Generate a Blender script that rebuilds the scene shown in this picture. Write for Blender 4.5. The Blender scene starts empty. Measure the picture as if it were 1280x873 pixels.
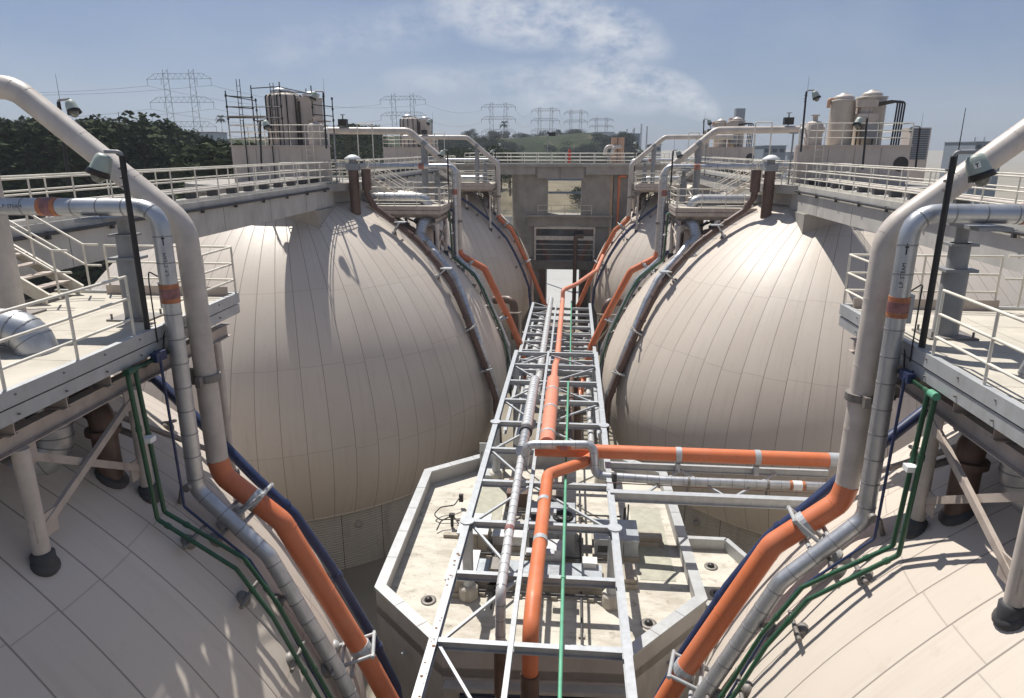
import bpy, math, random
from mathutils import Vector, Matrix, Quaternion
random.seed(7)
V = Vector
R = math.radians
SC = bpy.context.scene
COL = SC.collection

# ------------------------------------------------------------------ camera
F, CX, CY = 853.0, 640.0, 426.5            # photograph: focal length and principal point, px of a 1280 px wide frame
PITCH = math.atan((CY - 187) / F)
YAW = math.atan((718 - 640) / F * math.cos(PITCH))
CAMX = 0.90
cam = bpy.data.cameras.new('camera')
cam.sensor_width = 36.0
cam.lens = F / 1280 * 36
cam.shift_y = -10.0 / 1280
cam.clip_start = 0.1
cam.clip_end = 20000
camo = bpy.data.objects.new('camera', cam)
camo.location = (CAMX, 0, 0)
camo.rotation_euler = (math.pi / 2 - PITCH, 0, YAW)
COL.objects.link(camo)
SC.camera = camo

def ray(px, py):
    l = (px - CX) / F; u = (CY - py) / F
    f = math.cos(PITCH) + math.sin(PITCH) * u; z = -math.sin(PITCH) + math.cos(PITCH) * u
    c, s = math.cos(YAW), math.sin(YAW)
    return V((l * c - f * s, f * c + l * s, z))
def at(px, py, Y):
    "point measured on the photograph at depth Y"
    r = ray(px, py); return V((CAMX, 0, 0)) + r * (Y / r.y)

# ------------------------------------------------------------------ materials
MATS = {}
def principled(name):
    m = bpy.data.materials.new(name); m.use_nodes = True
    nt = m.node_tree; b = nt.nodes['Principled BSDF']
    MATS[name] = m
    return m, nt, b
def nd(nt, t, **kw):
    n = nt.nodes.new(t)
    for k, v in kw.items(): setattr(n, k, v)
    return n
def mth(nt, op, a, b=None, c=None):
    n = nd(nt, 'ShaderNodeMath', operation=op)
    for i, x in enumerate((a, b, c)):
        if x is None: continue
        if isinstance(x, (int, float)): n.inputs[i].default_value = x
        else: nt.links.new(x, n.inputs[i])
    return n.outputs[0]
def ramp(nt, fac, stops):
    n = nd(nt, 'ShaderNodeValToRGB')
    el = n.color_ramp.elements
    while len(el) < len(stops): el.new(0.5)
    for e, (p, c) in zip(el, stops):
        e.position = p; e.color = (c, c, c, 1) if isinstance(c, (int, float)) else (*c, 1)
    nt.links.new(fac, n.inputs[0]); return n.outputs[0]
def mixc(nt, fac, a, b, mode='MIX'):
    n = nd(nt, 'ShaderNodeMix', data_type='RGBA', blend_type=mode)
    for i, x in ((0, fac), (6, a), (7, b)):
        if isinstance(x, (int, float)): n.inputs[i].default_value = x
        elif isinstance(x, tuple): n.inputs[i].default_value = (*x, 1)
        else: nt.links.new(x, n.inputs[i])
    return n.outputs[2]
def noise(nt, co, scale, detail=4, rough=.55, stretch=None):
    n = nd(nt, 'ShaderNodeTexNoise'); n.inputs['Scale'].default_value = scale
    n.inputs['Detail'].default_value = detail; n.inputs['Roughness'].default_value = rough
    if stretch:
        mp = nd(nt, 'ShaderNodeMapping'); mp.inputs['Scale'].default_value = stretch
        nt.links.new(co, mp.inputs[0]); co = mp.outputs[0]
    nt.links.new(co, n.inputs['Vector']); return n.outputs[0]
def bump(nt, b, h, strength, dist=.02):
    n = nd(nt, 'ShaderNodeBump'); n.inputs['Strength'].default_value = strength
    n.inputs['Distance'].default_value = dist
    nt.links.new(h, n.inputs['Height']); nt.links.new(n.outputs[0], b.inputs['Normal'])

def worn(name, col, rough=.5, metal=0.0, var=.18, scale=2.5, dirt=None, dirt_amt=.35, bmp=0.06, streak=True, spec=.5):
    "painted or bare surface with tone variation, grime and a little bump"
    m, nt, b = principled(name)
    tc = nd(nt, 'ShaderNodeTexCoord').outputs['Object']
    n1 = noise(nt, tc, scale, 5)
    lo = tuple(c * (1 - var) for c in col); hi = tuple(min(1, c * (1 + var * .6)) for c in col)
    c = mixc(nt, ramp(nt, n1, [(.3, 0.0), (.7, 1.0)]), lo, hi)
    if dirt:
        n2 = noise(nt, tc, scale * 1.7, 6, .65, (1, 1, .25) if streak else None)
        f = mth(nt, 'MULTIPLY', ramp(nt, n2, [(.5, 0.0), (.75, 1.0)]), dirt_amt)
        c = mixc(nt, f, c, dirt)
    nt.links.new(c, b.inputs['Base Color'])
    n3 = noise(nt, tc, scale * 3, 4)
    r = mth(nt, 'MULTIPLY_ADD', n3, .25, rough - .12)
    nt.links.new(r, b.inputs['Roughness'])
    b.inputs['Metallic'].default_value = metal
    b.inputs['Specular IOR Level'].default_value = spec
    if bmp: bump(nt, b, noise(nt, tc, scale * 12, 4), bmp, .02)
    return m

worn('cream_paint', (.555, .495, .44), .42, dirt=(.30, .25, .2), dirt_amt=.22, bmp=.03)
worn('rail_paint', (.70, .66, .57), .5, dirt=(.33, .26, .19), dirt_amt=.3)
worn('beige_steel', (.47, .40, .345), .5, dirt=(.2, .15, .11), dirt_amt=.45)
worn('orange_paint', (.60, .165, .062), .45, var=.1, scale=1.1, dirt=(.36, .085, .04), dirt_amt=.35, bmp=.03)
def orange_wear(name):
    m = MATS[name]; nt = m.node_tree; b = nt.nodes['Principled BSDF']
    src = b.inputs['Base Color'].links[0].from_socket
    tc = nd(nt, 'ShaderNodeTexCoord').outputs['Object']
    c = mixc(nt, mth(nt, 'MULTIPLY', ramp(nt, noise(nt, tc, 1.3, 6, .7), [(.42, 0.0), (.66, 1.0)]), .45), src, (.62, .235, .135))
    c = mixc(nt, mth(nt, 'MULTIPLY', ramp(nt, noise(nt, tc, 14, 5, .7), [(.66, 0.0), (.70, 1.0)]), .8), c, (.20, .10, .065))
    nt.links.new(c, b.inputs['Base Color'])
orange_wear('orange_paint')
worn('orange_faded', (.66, .25, .16), .55, var=.1, dirt=(.5, .2, .12), dirt_amt=.4, bmp=.03)
worn('seam_metal', (.26, .26, .265), .5, metal=.4)
worn('aluminium', (.50, .51, .525), .40, metal=.72, var=.14, scale=3, dirt=(.25, .25, .26), dirt_amt=.35, bmp=.05)
worn('white_cladding', (.60, .61, .62), .42, metal=.35, var=.12, scale=3, dirt=(.3, .28, .26), dirt_amt=.4, bmp=.05)
worn('galvanised', (.45, .47, .49), .45, metal=.25, var=.12, scale=4, dirt=(.30, .27, .22), dirt_amt=.35)
worn('weathered_steel', (.23, .215, .2), .55, metal=.3, dirt=(.14, .08, .05), dirt_amt=.5)
worn('grey_paint', (.27, .275, .28), .5, dirt=(.15, .12, .1), dirt_amt=.4)
worn('silo_tan', (.50, .435, .36), .5, var=.1, dirt=(.3, .24, .18), dirt_amt=.35, bmp=.03)
worn('brown_paint', (.115, .068, .05), .45, var=.25, dirt=(.22, .15, .11), dirt_amt=.4)
worn('green_paint', (.018, .085, .04), .4, var=.2, dirt=(.1, .12, .08), dirt_amt=.3)
worn('pale_green_paint', (.12, .38, .24), .45, dirt=(.1, .15, .1))
worn('blue_paint', (.020, .033, .095), .4, var=.2, dirt=(.06, .08, .14), dirt_amt=.4)
worn('black_paint', (.014, .013, .014), .45, dirt=(.07, .045, .035), dirt_amt=.5)
worn('dark_rubber', (.05, .05, .055), .6, dirt=(.13, .12, .11), dirt_amt=.5)
worn('concrete', (.34, .32, .29), .85, var=.22, scale=.8, dirt=(.2, .18, .155), dirt_amt=.45, bmp=.15, spec=.25)
worn('pale_concrete', (.50, .48, .44), .85, var=.15, scale=1.0, dirt=(.27, .25, .22), dirt_amt=.5, bmp=.12, spec=.25)
worn('deck_concrete', (.51, .47, .40), .85, var=.16, scale=.9, dirt=(.27, .24, .2), dirt_amt=.5, bmp=.12, streak=False, spec=.2)
worn('pale_pavement', (.40, .40, .39), .85, var=.08, scale=.3, dirt=(.35, .33, .3), dirt_amt=.35, bmp=.08, spec=.2)
worn('wall_paint', (.45, .435, .42), .7, var=.12, scale=.7, dirt=(.24, .2, .17), dirt_amt=.45, bmp=.08, spec=.3)
worn('house_wall', (.50, .435, .385), .6, var=.1, scale=.8, dirt=(.27, .21, .17), dirt_amt=.4, bmp=.05, spec=.3)
worn('trim_metal', (.44, .45, .455), .45, metal=.2, var=.12, dirt=(.3, .28, .24), dirt_amt=.4)
worn('lamp_shell', (.36, .41, .36), .45, dirt=(.2, .2, .16), dirt_amt=.4)
worn('unit_grey', (.42, .45, .48), .4, metal=.4, dirt=(.2, .19, .17), dirt_amt=.4)
worn('unit_beige', (.38, .34, .28), .6, dirt=(.14, .11, .09), dirt_amt=.6)
worn('panel_blue', (.10, .13, .17), .5, dirt=(.2, .2, .2), dirt_amt=.3)
worn('louver_blue', (.03, .05, .11), .5)
worn('sign_white', (.8, .8, .78), .5)
worn('red_paint', (.5, .03, .02), .4)
worn('tape_orange', (.45, .165, .075), .55, var=.35, scale=9)
worn('tape_purple', (.27, .12, .115), .5, var=.4, scale=9)
worn('far_white', (.62, .62, .6), .7)
worn('far_grey', (.22, .25, .29), .7)
worn('roof_tile', (.33, .17, .11), .8)
worn('pylon_steel', (.13, .13, .14), .7)
worn('rust', (.19, .10, .055), .8)
worn('bark', (.09, .065, .045), .9)
worn('plank', (.30, .24, .17), .8)
worn('terracotta_pipe', (.52, .32, .22), .6)

def leafmat(name, col, var=.45):
    m, nt, b = principled(name)
    tc = nd(nt, 'ShaderNodeTexCoord').outputs['Object']
    g = nd(nt, 'ShaderNodeNewGeometry').outputs['Random Per Island']
    n1 = noise(nt, tc, .6, 3)
    f = mth(nt, 'ADD', mth(nt, 'MULTIPLY', g, .5), mth(nt, 'MULTIPLY', n1, .5))
    c = mixc(nt, f, tuple(x * (1 - var) for x in col), tuple(x * (1 + var) for x in col))
    nt.links.new(c, b.inputs['Base Color'])
    b.inputs['Roughness'].default_value = .8
    b.inputs['Specular IOR Level'].default_value = .05
leafmat('leaf_dark', (.054, .068, .033), .4)
leafmat('leaf_mid', (.048, .062, .024))
leafmat('leaf_grass', (.07, .10, .028))
leafmat('leaf_far', (.04, .052, .036))

def egg_material():
    m, nt, b = principled('egg_cladding')
    tc = nd(nt, 'ShaderNodeTexCoord').outputs['Object']
    sx = nd(nt, 'ShaderNodeSeparateXYZ'); nt.links.new(tc, sx.inputs[0])
    x, y, z = sx.outputs
    ang = mth(nt, 'ARCTAN2', y, x)
    rr = mth(nt, 'SQRT', mth(nt, 'ADD', mth(nt, 'MULTIPLY', x, x), mth(nt, 'MULTIPLY', y, y)))
    N = 76
    u = mth(nt, 'MULTIPLY', ang, N / (2 * math.pi))
    u = mth(nt, 'ADD', u, 200.0)
    uf = mth(nt, 'FRACT', u); ui = mth(nt, 'FLOOR', u)
    de = mth(nt, 'MINIMUM', uf, mth(nt, 'SUBTRACT', 1.0, uf))
    dm = mth(nt, 'MULTIPLY', de, mth(nt, 'MULTIPLY', rr, 2 * math.pi / N))      # metres to the standing seam
    seam = mth(nt, 'SUBTRACT', 1.0, mth(nt, 'SMOOTH_MIN', mth(nt, 'DIVIDE', dm, .02), 1.0, .2))
    # horizontal laps: staggered from sheet to sheet
    lat = mth(nt, 'MULTIPLY', mth(nt, 'ADD', z, mth(nt, 'MULTIPLY', rr, -.55)), .235)
    wn = nd(nt, 'ShaderNodeTexWhiteNoise', noise_dimensions='1D'); nt.links.new(ui, wn.inputs['W'])
    stag = mth(nt, 'MULTIPLY', wn.outputs['Value'], .075)
    v = mth(nt, 'ADD', mth(nt, 'ADD', lat, stag), 100.0)
    vf = mth(nt, 'FRACT', v); vi = mth(nt, 'FLOOR', v)
    dv = mth(nt, 'MINIMUM', vf, mth(nt, 'SUBTRACT', 1.0, vf))
    lap = mth(nt, 'SUBTRACT', 1.0, mth(nt, 'MINIMUM', mth(nt, 'DIVIDE', dv, .0045), 1.0))
    lap = mth(nt, 'MAXIMUM', lap, 0.0)
    seam = mth(nt, 'MAXIMUM', seam, 0.0)
    wn2 = nd(nt, 'ShaderNodeTexWhiteNoise', noise_dimensions='2D')
    cb = nd(nt, 'ShaderNodeCombineXYZ'); nt.links.new(ui, cb.inputs[0]); nt.links.new(vi, cb.inputs[1])
    nt.links.new(cb.outputs[0], wn2.inputs['Vector'])
    pan = wn2.outputs['Value']
    c = mixc(nt, pan, (.575, .508, .435), (.60, .533, .46))
    n1 = noise(nt, tc, .35, 5)
    c = mixc(nt, mth(nt, 'MULTIPLY', ramp(nt, n1, [(.42, 0.0), (.72, 1.0)]), .28), c, (.47, .40, .345))
    cs = nd(nt, 'ShaderNodeCombineXYZ')
    nt.links.new(mth(nt, 'MULTIPLY', ang, 55.0), cs.inputs[0]); nt.links.new(mth(nt, 'MULTIPLY', z, .35), cs.inputs[1])
    n2 = noise(nt, cs.outputs[0], 1.0, 5, .6)
    c = mixc(nt, mth(nt, 'MULTIPLY', ramp(nt, n2, [(.52, 0.0), (.8, 1.0)]), .32), c, (.40, .33, .275))
    c = mixc(nt, mth(nt, 'MULTIPLY', mth(nt, 'MAXIMUM', seam, mth(nt, 'MULTIPLY', lap, .55)), .85), c, (.13, .105, .09))
    nt.links.new(c, b.inputs['Base Color'])
    n4 = noise(nt, tc, 3.1, 6, .7)
    c = mixc(nt, mth(nt, 'MULTIPLY', ramp(nt, n4, [(.60, 0.0), (.72, 1.0)]), .22), c, (.36, .29, .235))
    nt.links.new(c, b.inputs['Base Color'])
    n3 = noise(nt, tc, 1.4, 4)
    nt.links.new(mth(nt, 'ADD', mth(nt, 'MULTIPLY_ADD', n3, .16, .36), mth(nt, 'MULTIPLY', pan, .04)), b.inputs['Roughness'])
    b.inputs['Specular IOR Level'].default_value = .34
    # each sheet slightly dished between its seams
    dish = mth(nt, 'MULTIPLY', mth(nt, 'POWER', mth(nt, 'MULTIPLY', de, 2.0), .6), .35)
    h = mth(nt, 'SUBTRACT', dish, mth(nt, 'MULTIPLY', seam, .6))
    h = mth(nt, 'ADD', h, mth(nt, 'MULTIPLY', noise(nt, tc, .9, 3), .5))
    h = mth(nt, 'ADD', h, mth(nt, 'MULTIPLY', pan, .03))
    bump(nt, b, h, .35, .035)
egg_material()

def skirt_material():
    m, nt, b = principled('ribbed_concrete')
    tc = nd(nt, 'ShaderNodeTexCoord').outputs['Object']
    sx = nd(nt, 'ShaderNodeSeparateXYZ'); nt.links.new(tc, sx.inputs[0])
    w = mth(nt, 'SINE', mth(nt, 'MULTIPLY', sx.outputs[2], 48.0))
    ang = mth(nt, 'FRACT', mth(nt, 'MULTIPLY', mth(nt, 'ARCTAN2', sx.outputs[1], sx.outputs[0]), 18 / math.pi))
    j = mth(nt, 'LESS_THAN', ang, .016)
    n1 = noise(nt, tc, .8, 5); n2 = noise(nt, tc, 2.0, 5, .6, (1, 1, .12))
    c = mixc(nt, n1, (.42, .395, .35), (.54, .51, .455))
    c = mixc(nt, mth(nt, 'MULTIPLY', ramp(nt, n2, [(.5, 0.0), (.75, 1.0)]), .5), c, (.2, .175, .145))
    c = mixc(nt, mth(nt, 'MULTIPLY', mth(nt, 'MULTIPLY_ADD', w, .5, .5), .3), c, (.17, .155, .135))
    c = mixc(nt, j, c, (.07, .06, .05))
    nt.links.new(c, b.inputs['Base Color']); b.inputs['Roughness'].default_value = .85
    bump(nt, b, w, .6, .02)
skirt_material()

def roof_material():
    m, nt, b = principled('roof_membrane')
    tc = nd(nt, 'ShaderNodeTexCoord').outputs['Object']
    sx = nd(nt, 'ShaderNodeSeparateXYZ'); nt.links.new(tc, sx.inputs[0])
    c = mixc(nt, noise(nt, tc, .7, 6), (.50, .47, .41), (.63, .595, .52))
    n2 = noise(nt, tc, .55, 6, .7, (1, 2.2, 1))
    c = mixc(nt, mth(nt, 'MULTIPLY', ramp(nt, n2, [(.46, 0.0), (.64, 1.0)]), .6), c, (.30, .265, .21))
    n3 = noise(nt, tc, 2.6, 5, .7)
    c = mixc(nt, mth(nt, 'MULTIPLY', ramp(nt, n3, [(.58, 0.0), (.72, 1.0)]), .75), c, (.17, .14, .10))
    ln = mth(nt, 'LESS_THAN', mth(nt, 'FRACT', mth(nt, 'MULTIPLY', sx.outputs[1], .95)), .02)
    c = mixc(nt, mth(nt, 'MULTIPLY', ln, .35), c, (.25, .22, .17))
    nt.links.new(c, b.inputs['Base Color']); b.inputs['Roughness'].default_value = .8
    b.inputs['Specular IOR Level'].default_value = .2
    bump(nt, b, noise(nt, tc, 9, 4), .15, .02)
roof_material()

def ground_material():
    m, nt, b = principled('yard_ground')
    tc = nd(nt, 'ShaderNodeTexCoord').outputs['Object']
    c = mixc(nt, noise(nt, tc, .25, 6), (.22, .195, .155), (.33, .30, .25))
    c = mixc(nt, mth(nt, 'MULTIPLY', ramp(nt, noise(nt, tc, .06, 5), [(.45, 0.0), (.6, 1.0)]), .5), c, (.17, .15, .11))
    nt.links.new(c, b.inputs['Base Color']); b.inputs['Roughness'].default_value = .9
    b.inputs['Specular IOR Level'].default_value = .2
    bump(nt, b, noise(nt, tc, 3, 5), .2, .05)
    m, nt, b = principled('hill_grass')
    tc = nd(nt, 'ShaderNodeTexCoord').outputs['Object']
    c = mixc(nt, ramp(nt, noise(nt, tc, .035, 7, .65), [(.4, 0.0), (.62, 1.0)]), (.018, .027, .013), (.034, .046, .019))
    c = mixc(nt, ramp(nt, noise(nt, tc, .02, 6, .7), [(.58, 0.0), (.66, 1.0)]), c, (.14, .115, .08))
    nt.links.new(c, b.inputs['Base Color']); b.inputs['Roughness'].default_value = .95
    b.inputs['Specular IOR Level'].default_value = .1
    bump(nt, b, noise(nt, tc, .5, 5), .5, .6)
ground_material()
worn('dry_slope', (.20, .17, .12), .95, var=.35, scale=.12, dirt=(.05, .06, .03), dirt_amt=.8, bmp=.3, streak=False, spec=.1)

def glassy(name, col, rough=.08):
    m, nt, b = principled(name)
    b.inputs['Base Color'].default_value = (*col, 1); b.inputs['Roughness'].default_value = rough
    b.inputs['Specular IOR Level'].default_value = .8
glassy('window_glass', (.03, .04, .05))
glassy('lens_glass', (.45, .46, .42), .12)
MATS['lens_glass'].node_tree.nodes['Principled BSDF'].inputs['Transmission Weight'].default_value = .75

# ------------------------------------------------------------------ mesh builder
def frame(d):
    d = d.normalized()
    up = V((0, 0, 1)) if abs(d.z) < .95 else V((0, 1, 0))
    s = d.cross(up).normalized(); u = s.cross(d).normalized()
    return s, u
class MB:
    def __init__(self): self.v = []; self.f = []; self.s = []; self.mi = []; self.cur = 0
    def add(self, vs, fs, smooth=False):
        o = len(self.v); self.v += [tuple(p) for p in vs]
        for q in fs: self.f.append([i + o for i in q]); self.s.append(smooth); self.mi.append(self.cur)
        return self
    def box(self, c, s, rz=0.0):
        c = V(c); m = Matrix.Rotation(rz, 3, 'Z'); hx, hy, hz = s[0] / 2, s[1] / 2, s[2] / 2
        vs = [c + m @ V((x, y, z)) for z in (-hz, hz) for x, y in ((-hx, -hy), (hx, -hy), (hx, hy), (-hx, hy))]
        return self.add(vs, [(3, 2, 1, 0), (4, 5, 6, 7), (0, 1, 5, 4), (1, 2, 6, 5), (2, 3, 7, 6), (3, 0, 4, 7)])
    def bb(self, x0, x1, y0, y1, z0, z1):
        return self.box(((x0 + x1) / 2, (y0 + y1) / 2, (z0 + z1) / 2), (abs(x1 - x0), abs(y1 - y0), abs(z1 - z0)))
    def bar(self, p, q, w, h):
        p, q = V(p), V(q); s, u = frame(q - p)
        vs = [e + s * a * w / 2 + u * b * h / 2 for e in (p, q) for a, b in ((-1, -1), (1, -1), (1, 1), (-1, 1))]
        return self.add(vs, [(0, 1, 2, 3), (7, 6, 5, 4), (0, 4, 5, 1), (1, 5, 6, 2), (2, 6, 7, 3), (3, 7, 4, 0)])
    def ibeam(self, p, q, w, h, t=.016):
        p, q = V(p), V(q); s, u = frame(q - p); o = u * (h / 2 - t / 2)
        self.bar(p + o, q + o, w, t); self.bar(p - o, q - o, w, t); self.bar(p, q, t, h - 2 * t - .004)
        return self
    def cyl(self, p, q, r, r2=None, n=14, cap=True):
        return self.tube([p, q], r, n, cap, r2=r2)
    def tube(self, pts, r, n=14, cap=True, r2=None, smooth=True):
        pts = [V(p) for p in pts]; k = len(pts); r2 = r if r2 is None else r2
        d0 = (pts[1] - pts[0]).normalized(); s, u = frame(d0); rings = []; prev = d0
        for i, p in enumerate(pts):
            d = (pts[min(i + 1, k - 1)] - pts[max(i - 1, 0)]).normalized()
            q = prev.rotation_difference(d); s = q @ s; u = q @ u; prev = d
            rr = r + (r2 - r) * i / (k - 1)
            rings.append([p + (s * math.cos(2 * math.pi * j / n) + u * math.sin(2 * math.pi * j / n)) * rr for j in range(n)])
        vs = [x for g in rings for x in g]; fs = []
        for i in range(k - 1):
            for j in range(n):
                a = i * n + j; b = i * n + (j + 1) % n; fs.append((a, b, b + n, a + n))
        self.add(vs, fs, smooth)
        if cap:
            self.add(rings[0], [tuple(range(n))[::-1]]); self.add(rings[-1], [tuple(range(n))])
        return self
    def lathe(self, prof, c, n=24, ax=None, smooth=True):
        "prof: (radius, height) pairs about the axis through c"
        c = V(c); q = V((0, 0, 1)).rotation_difference(V(ax)) if ax is not None else Quaternion()
        vs = [c + q @ V((r * math.cos(2 * math.pi * j / n), r * math.sin(2 * math.pi * j / n), z)) for r, z in prof for j in range(n)]
        fs = [(i * n + j, i * n + (j + 1) % n, (i + 1) * n + (j + 1) % n, (i + 1) * n + j) for i in range(len(prof) - 1) for j in range(n)]
        self.add(vs, fs, smooth)
        if prof[0][0] > .01: self.add(vs[:n], [tuple(range(n))[::-1]])
        if prof[-1][0] > .01: self.add(vs[-n:], [tuple(range(n))])
        return self
    def prism(self, poly, z0, z1):
        n = len(poly); vs = [(x, y, z) for z in (z0, z1) for x, y in poly]
        fs = [tuple(range(n))[::-1], tuple(range(n, 2 * n))] + [(i, (i + 1) % n, (i + 1) % n + n, i + n) for i in range(n)]
        return self.add(vs, fs)
    def ring(self, p, d, r, w, t=.02, n=18):
        "strap of width w and thickness t about a pipe of radius r"
        d = V(d).normalized(); p = V(p)
        return self.lathe([(r, -w / 2), (r + t, -w / 2), (r + t, w / 2), (r, w / 2)], p, n, d, False)

def mesh_obj(name, mb, mat, parent=None, off=V((0, 0, 0))):
    me = bpy.data.meshes.new(name)
    me.from_pydata([(a - off.x, b - off.y, c - off.z) for a, b, c in mb.v], [], mb.f)
    me.polygons.foreach_set('use_smooth', mb.s)
    for q in (mat if isinstance(mat, tuple) else (mat,)): me.materials.append(MATS[q])
    if isinstance(mat, tuple): me.polygons.foreach_set('material_index', mb.mi)
    me.update()
    o = bpy.data.objects.new(name, me); COL.objects.link(o)
    if parent: o.parent = parent
    else: o.location = off
    return o
class Thing:
    "an Empty at the base of a thing that parents its parts; shapes are given in scene coordinates"
    def __init__(self, name, label, cat, loc, group=None):
        self.loc = V(loc); o = self.o = bpy.data.objects.new(name, None); COL.objects.link(o)
        o.location = self.loc; o.empty_display_size = .3
        o['label'] = label; o['category'] = cat
        if group: o['group'] = group
    def part(self, name, mb, mat, parent=None, label=None):
        p = mesh_obj(name, mb, mat, parent or self.o, self.loc)
        if label: p['label'] = label
        return p
def tops(): return {o for o in bpy.data.objects if o.parent is None}
def nudge(before, dx=0.0, dy=0.0, skip=()):
    for o in tops() - before:
        if not any(w in o.get('label', '') for w in skip): o.location.x += dx; o.location.y += dy
def single(name, mb, mat, label, cat, loc=(0, 0, 0), group=None):
    o = mesh_obj(name, mb, mat, None, V(loc)); o['label'] = label; o['category'] = cat
    if group: o['group'] = group
    return o
def structure(name, mb, mat, loc=(0, 0, 0), kind='structure'):
    o = mesh_obj(name, mb, mat, None, V(loc)); o['kind'] = kind; return o

def fillet(pts, rad, seg=6):
    pts = [V(p) for p in pts]; out = [pts[0]]
    for a, b, c in zip(pts, pts[1:], pts[2:]):
        d1 = (a - b); d2 = (c - b); l1, l2 = d1.length, d2.length; d1.normalize(); d2.normalize()
        th = d1.angle(d2)
        if th > math.pi - .03: out.append(b); continue
        t = min(rad / math.tan(th / 2), l1 * .48, l2 * .48)
        p, q = b + d1 * t, b + d2 * t
        for i in range(seg + 1):
            w = i / seg; out.append(p * (1 - w) ** 2 + b * 2 * w * (1 - w) + q * w ** 2)
    out.append(pts[-1]); return out
def along(pts, step, start=0.0):
    "points and directions every step metres along a path"
    out = []; acc = start
    for a, b in zip(pts, pts[1:]):
        L = (b - a).length
        if L < 1e-6: continue
        d = (b - a) / L
        while acc <= L: out.append((a + d * acc, d)); acc += step
        acc -= L
    return out
def pipe(pts, r, rad=None, n=16, seams=0, seam_w=.018):
    path = fillet(pts, rad if rad is not None else r * 1.6)
    mb = MB().tube(path, r, n)
    if seams:
        mb.cur = 1
        for p, d in along(path, seams, seams * .4): mb.ring(p, d, r - .003, seam_w, .009, n)
        mb.cur = 0
    return mb, path

FONT = None
def wrap_text(txt, p, ax, face, r, size):
    "lettering bent round a pipe of radius r; runs along ax, faces face"
    cu = bpy.data.curves.new('lettering', 'FONT'); cu.body = txt; cu.size = size; cu.resolution_u = 2
    cu.align_x = 'CENTER'; cu.align_y = 'CENTER'
    ob = bpy.data.objects.new('lettering', cu); COL.objects.link(ob)
    bpy.context.view_layer.update()
    me = bpy.data.meshes.new_from_object(ob.evaluated_get(bpy.context.evaluated_depsgraph_get()))
    COL.objects.unlink(ob); bpy.data.objects.remove(ob)
    p = V(p); ax = V(ax).normalized(); face = V(face); face = (face - ax * face.dot(ax)).normalized(); side = face.cross(ax)
    # reading direction ax, letters upright along (face x ax)
    mb = MB(); vs = []
    for v in me.vertices:
        a = v.co.y / r; vs.append(p + ax * v.co.x + (face * math.cos(a) + side * math.sin(a)) * (r + .004))
    mb.add(vs, [tuple(f.vertices) for f in me.polygons]); bpy.data.meshes.remove(me)
    return mb
def wrap_arrow(p, ax, face, r, L=.22, w=.03):
    p = V(p); ax = V(ax).normalized(); face = V(face); face = (face - ax * face.dot(ax)).normalized(); side = face.cross(ax)
    mb = MB(); sh = [(-L / 2, -w / 3), (L * .1, -w / 3), (L * .1, w / 3), (-L / 2, w / 3)]
    hd = [(L * .1, -w), (L / 2, 0), (L * .1, w)]
    for poly in (sh, hd):
        mb.add([p + ax * x + (face * math.cos(y / r) + side * math.sin(y / r)) * (r + .004) for x, y in poly], [tuple(range(len(poly)))])
    return mb

# ------------------------------------------------------------------ the egg shape
EX, ER, EY0, ESP = 15.65, 12.78, 8.5, 30.0
EAP, EEQ, EN = -1.83, -13.3, 1.77
SKIRT_Z, GROUND = -16.85, -19.9
def e_r(z):
    if z < EEQ: return ER * (1 - .061 * ((EEQ - z) / 3) ** 2)
    return ER * max(0, 1 - max(0, (z - EEQ) / (EAP - EEQ)) ** EN) ** (1 / EN)
def e_z(r): return EEQ + (EAP - EEQ) * (1 - min(1, r / ER) ** EN) ** (1 / EN)
def surf(ax, ry, s, row):
    "point of the shell over |x| = ax, y = ry from the row's origin"
    return V((s * ax, ym(ry, row), e_z(math.hypot(ax - EX, ry - EY0))))
def snorm(p, s, row):
    c = V((s * EX, EY0 + ESP * row, 0)); r = math.hypot(p.x - c.x, p.y - c.y)
    e = .05; dz = (e_z(min(ER - .06, r) + e) - e_z(min(ER - .06, r) - e)) / (2 * e)
    n = V(((p.x - c.x) / r * -dz, (p.y - c.y) / r * -dz, 1)); return n.normalized()
def pad(mb, p, n, r=.16):
    mb.lathe([(r, -.05), (r, .05), (r * .75, .09), (r * .45, .12)], p, 16, n)

def ym(y, row): return (17.2 - y if row == 2 else y) + 30.0 * row
SIDE = {-1: 'left', 1: 'right'}; ROW = {0: 'nearest', 1: 'middle', 2: 'farthest'}

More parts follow.
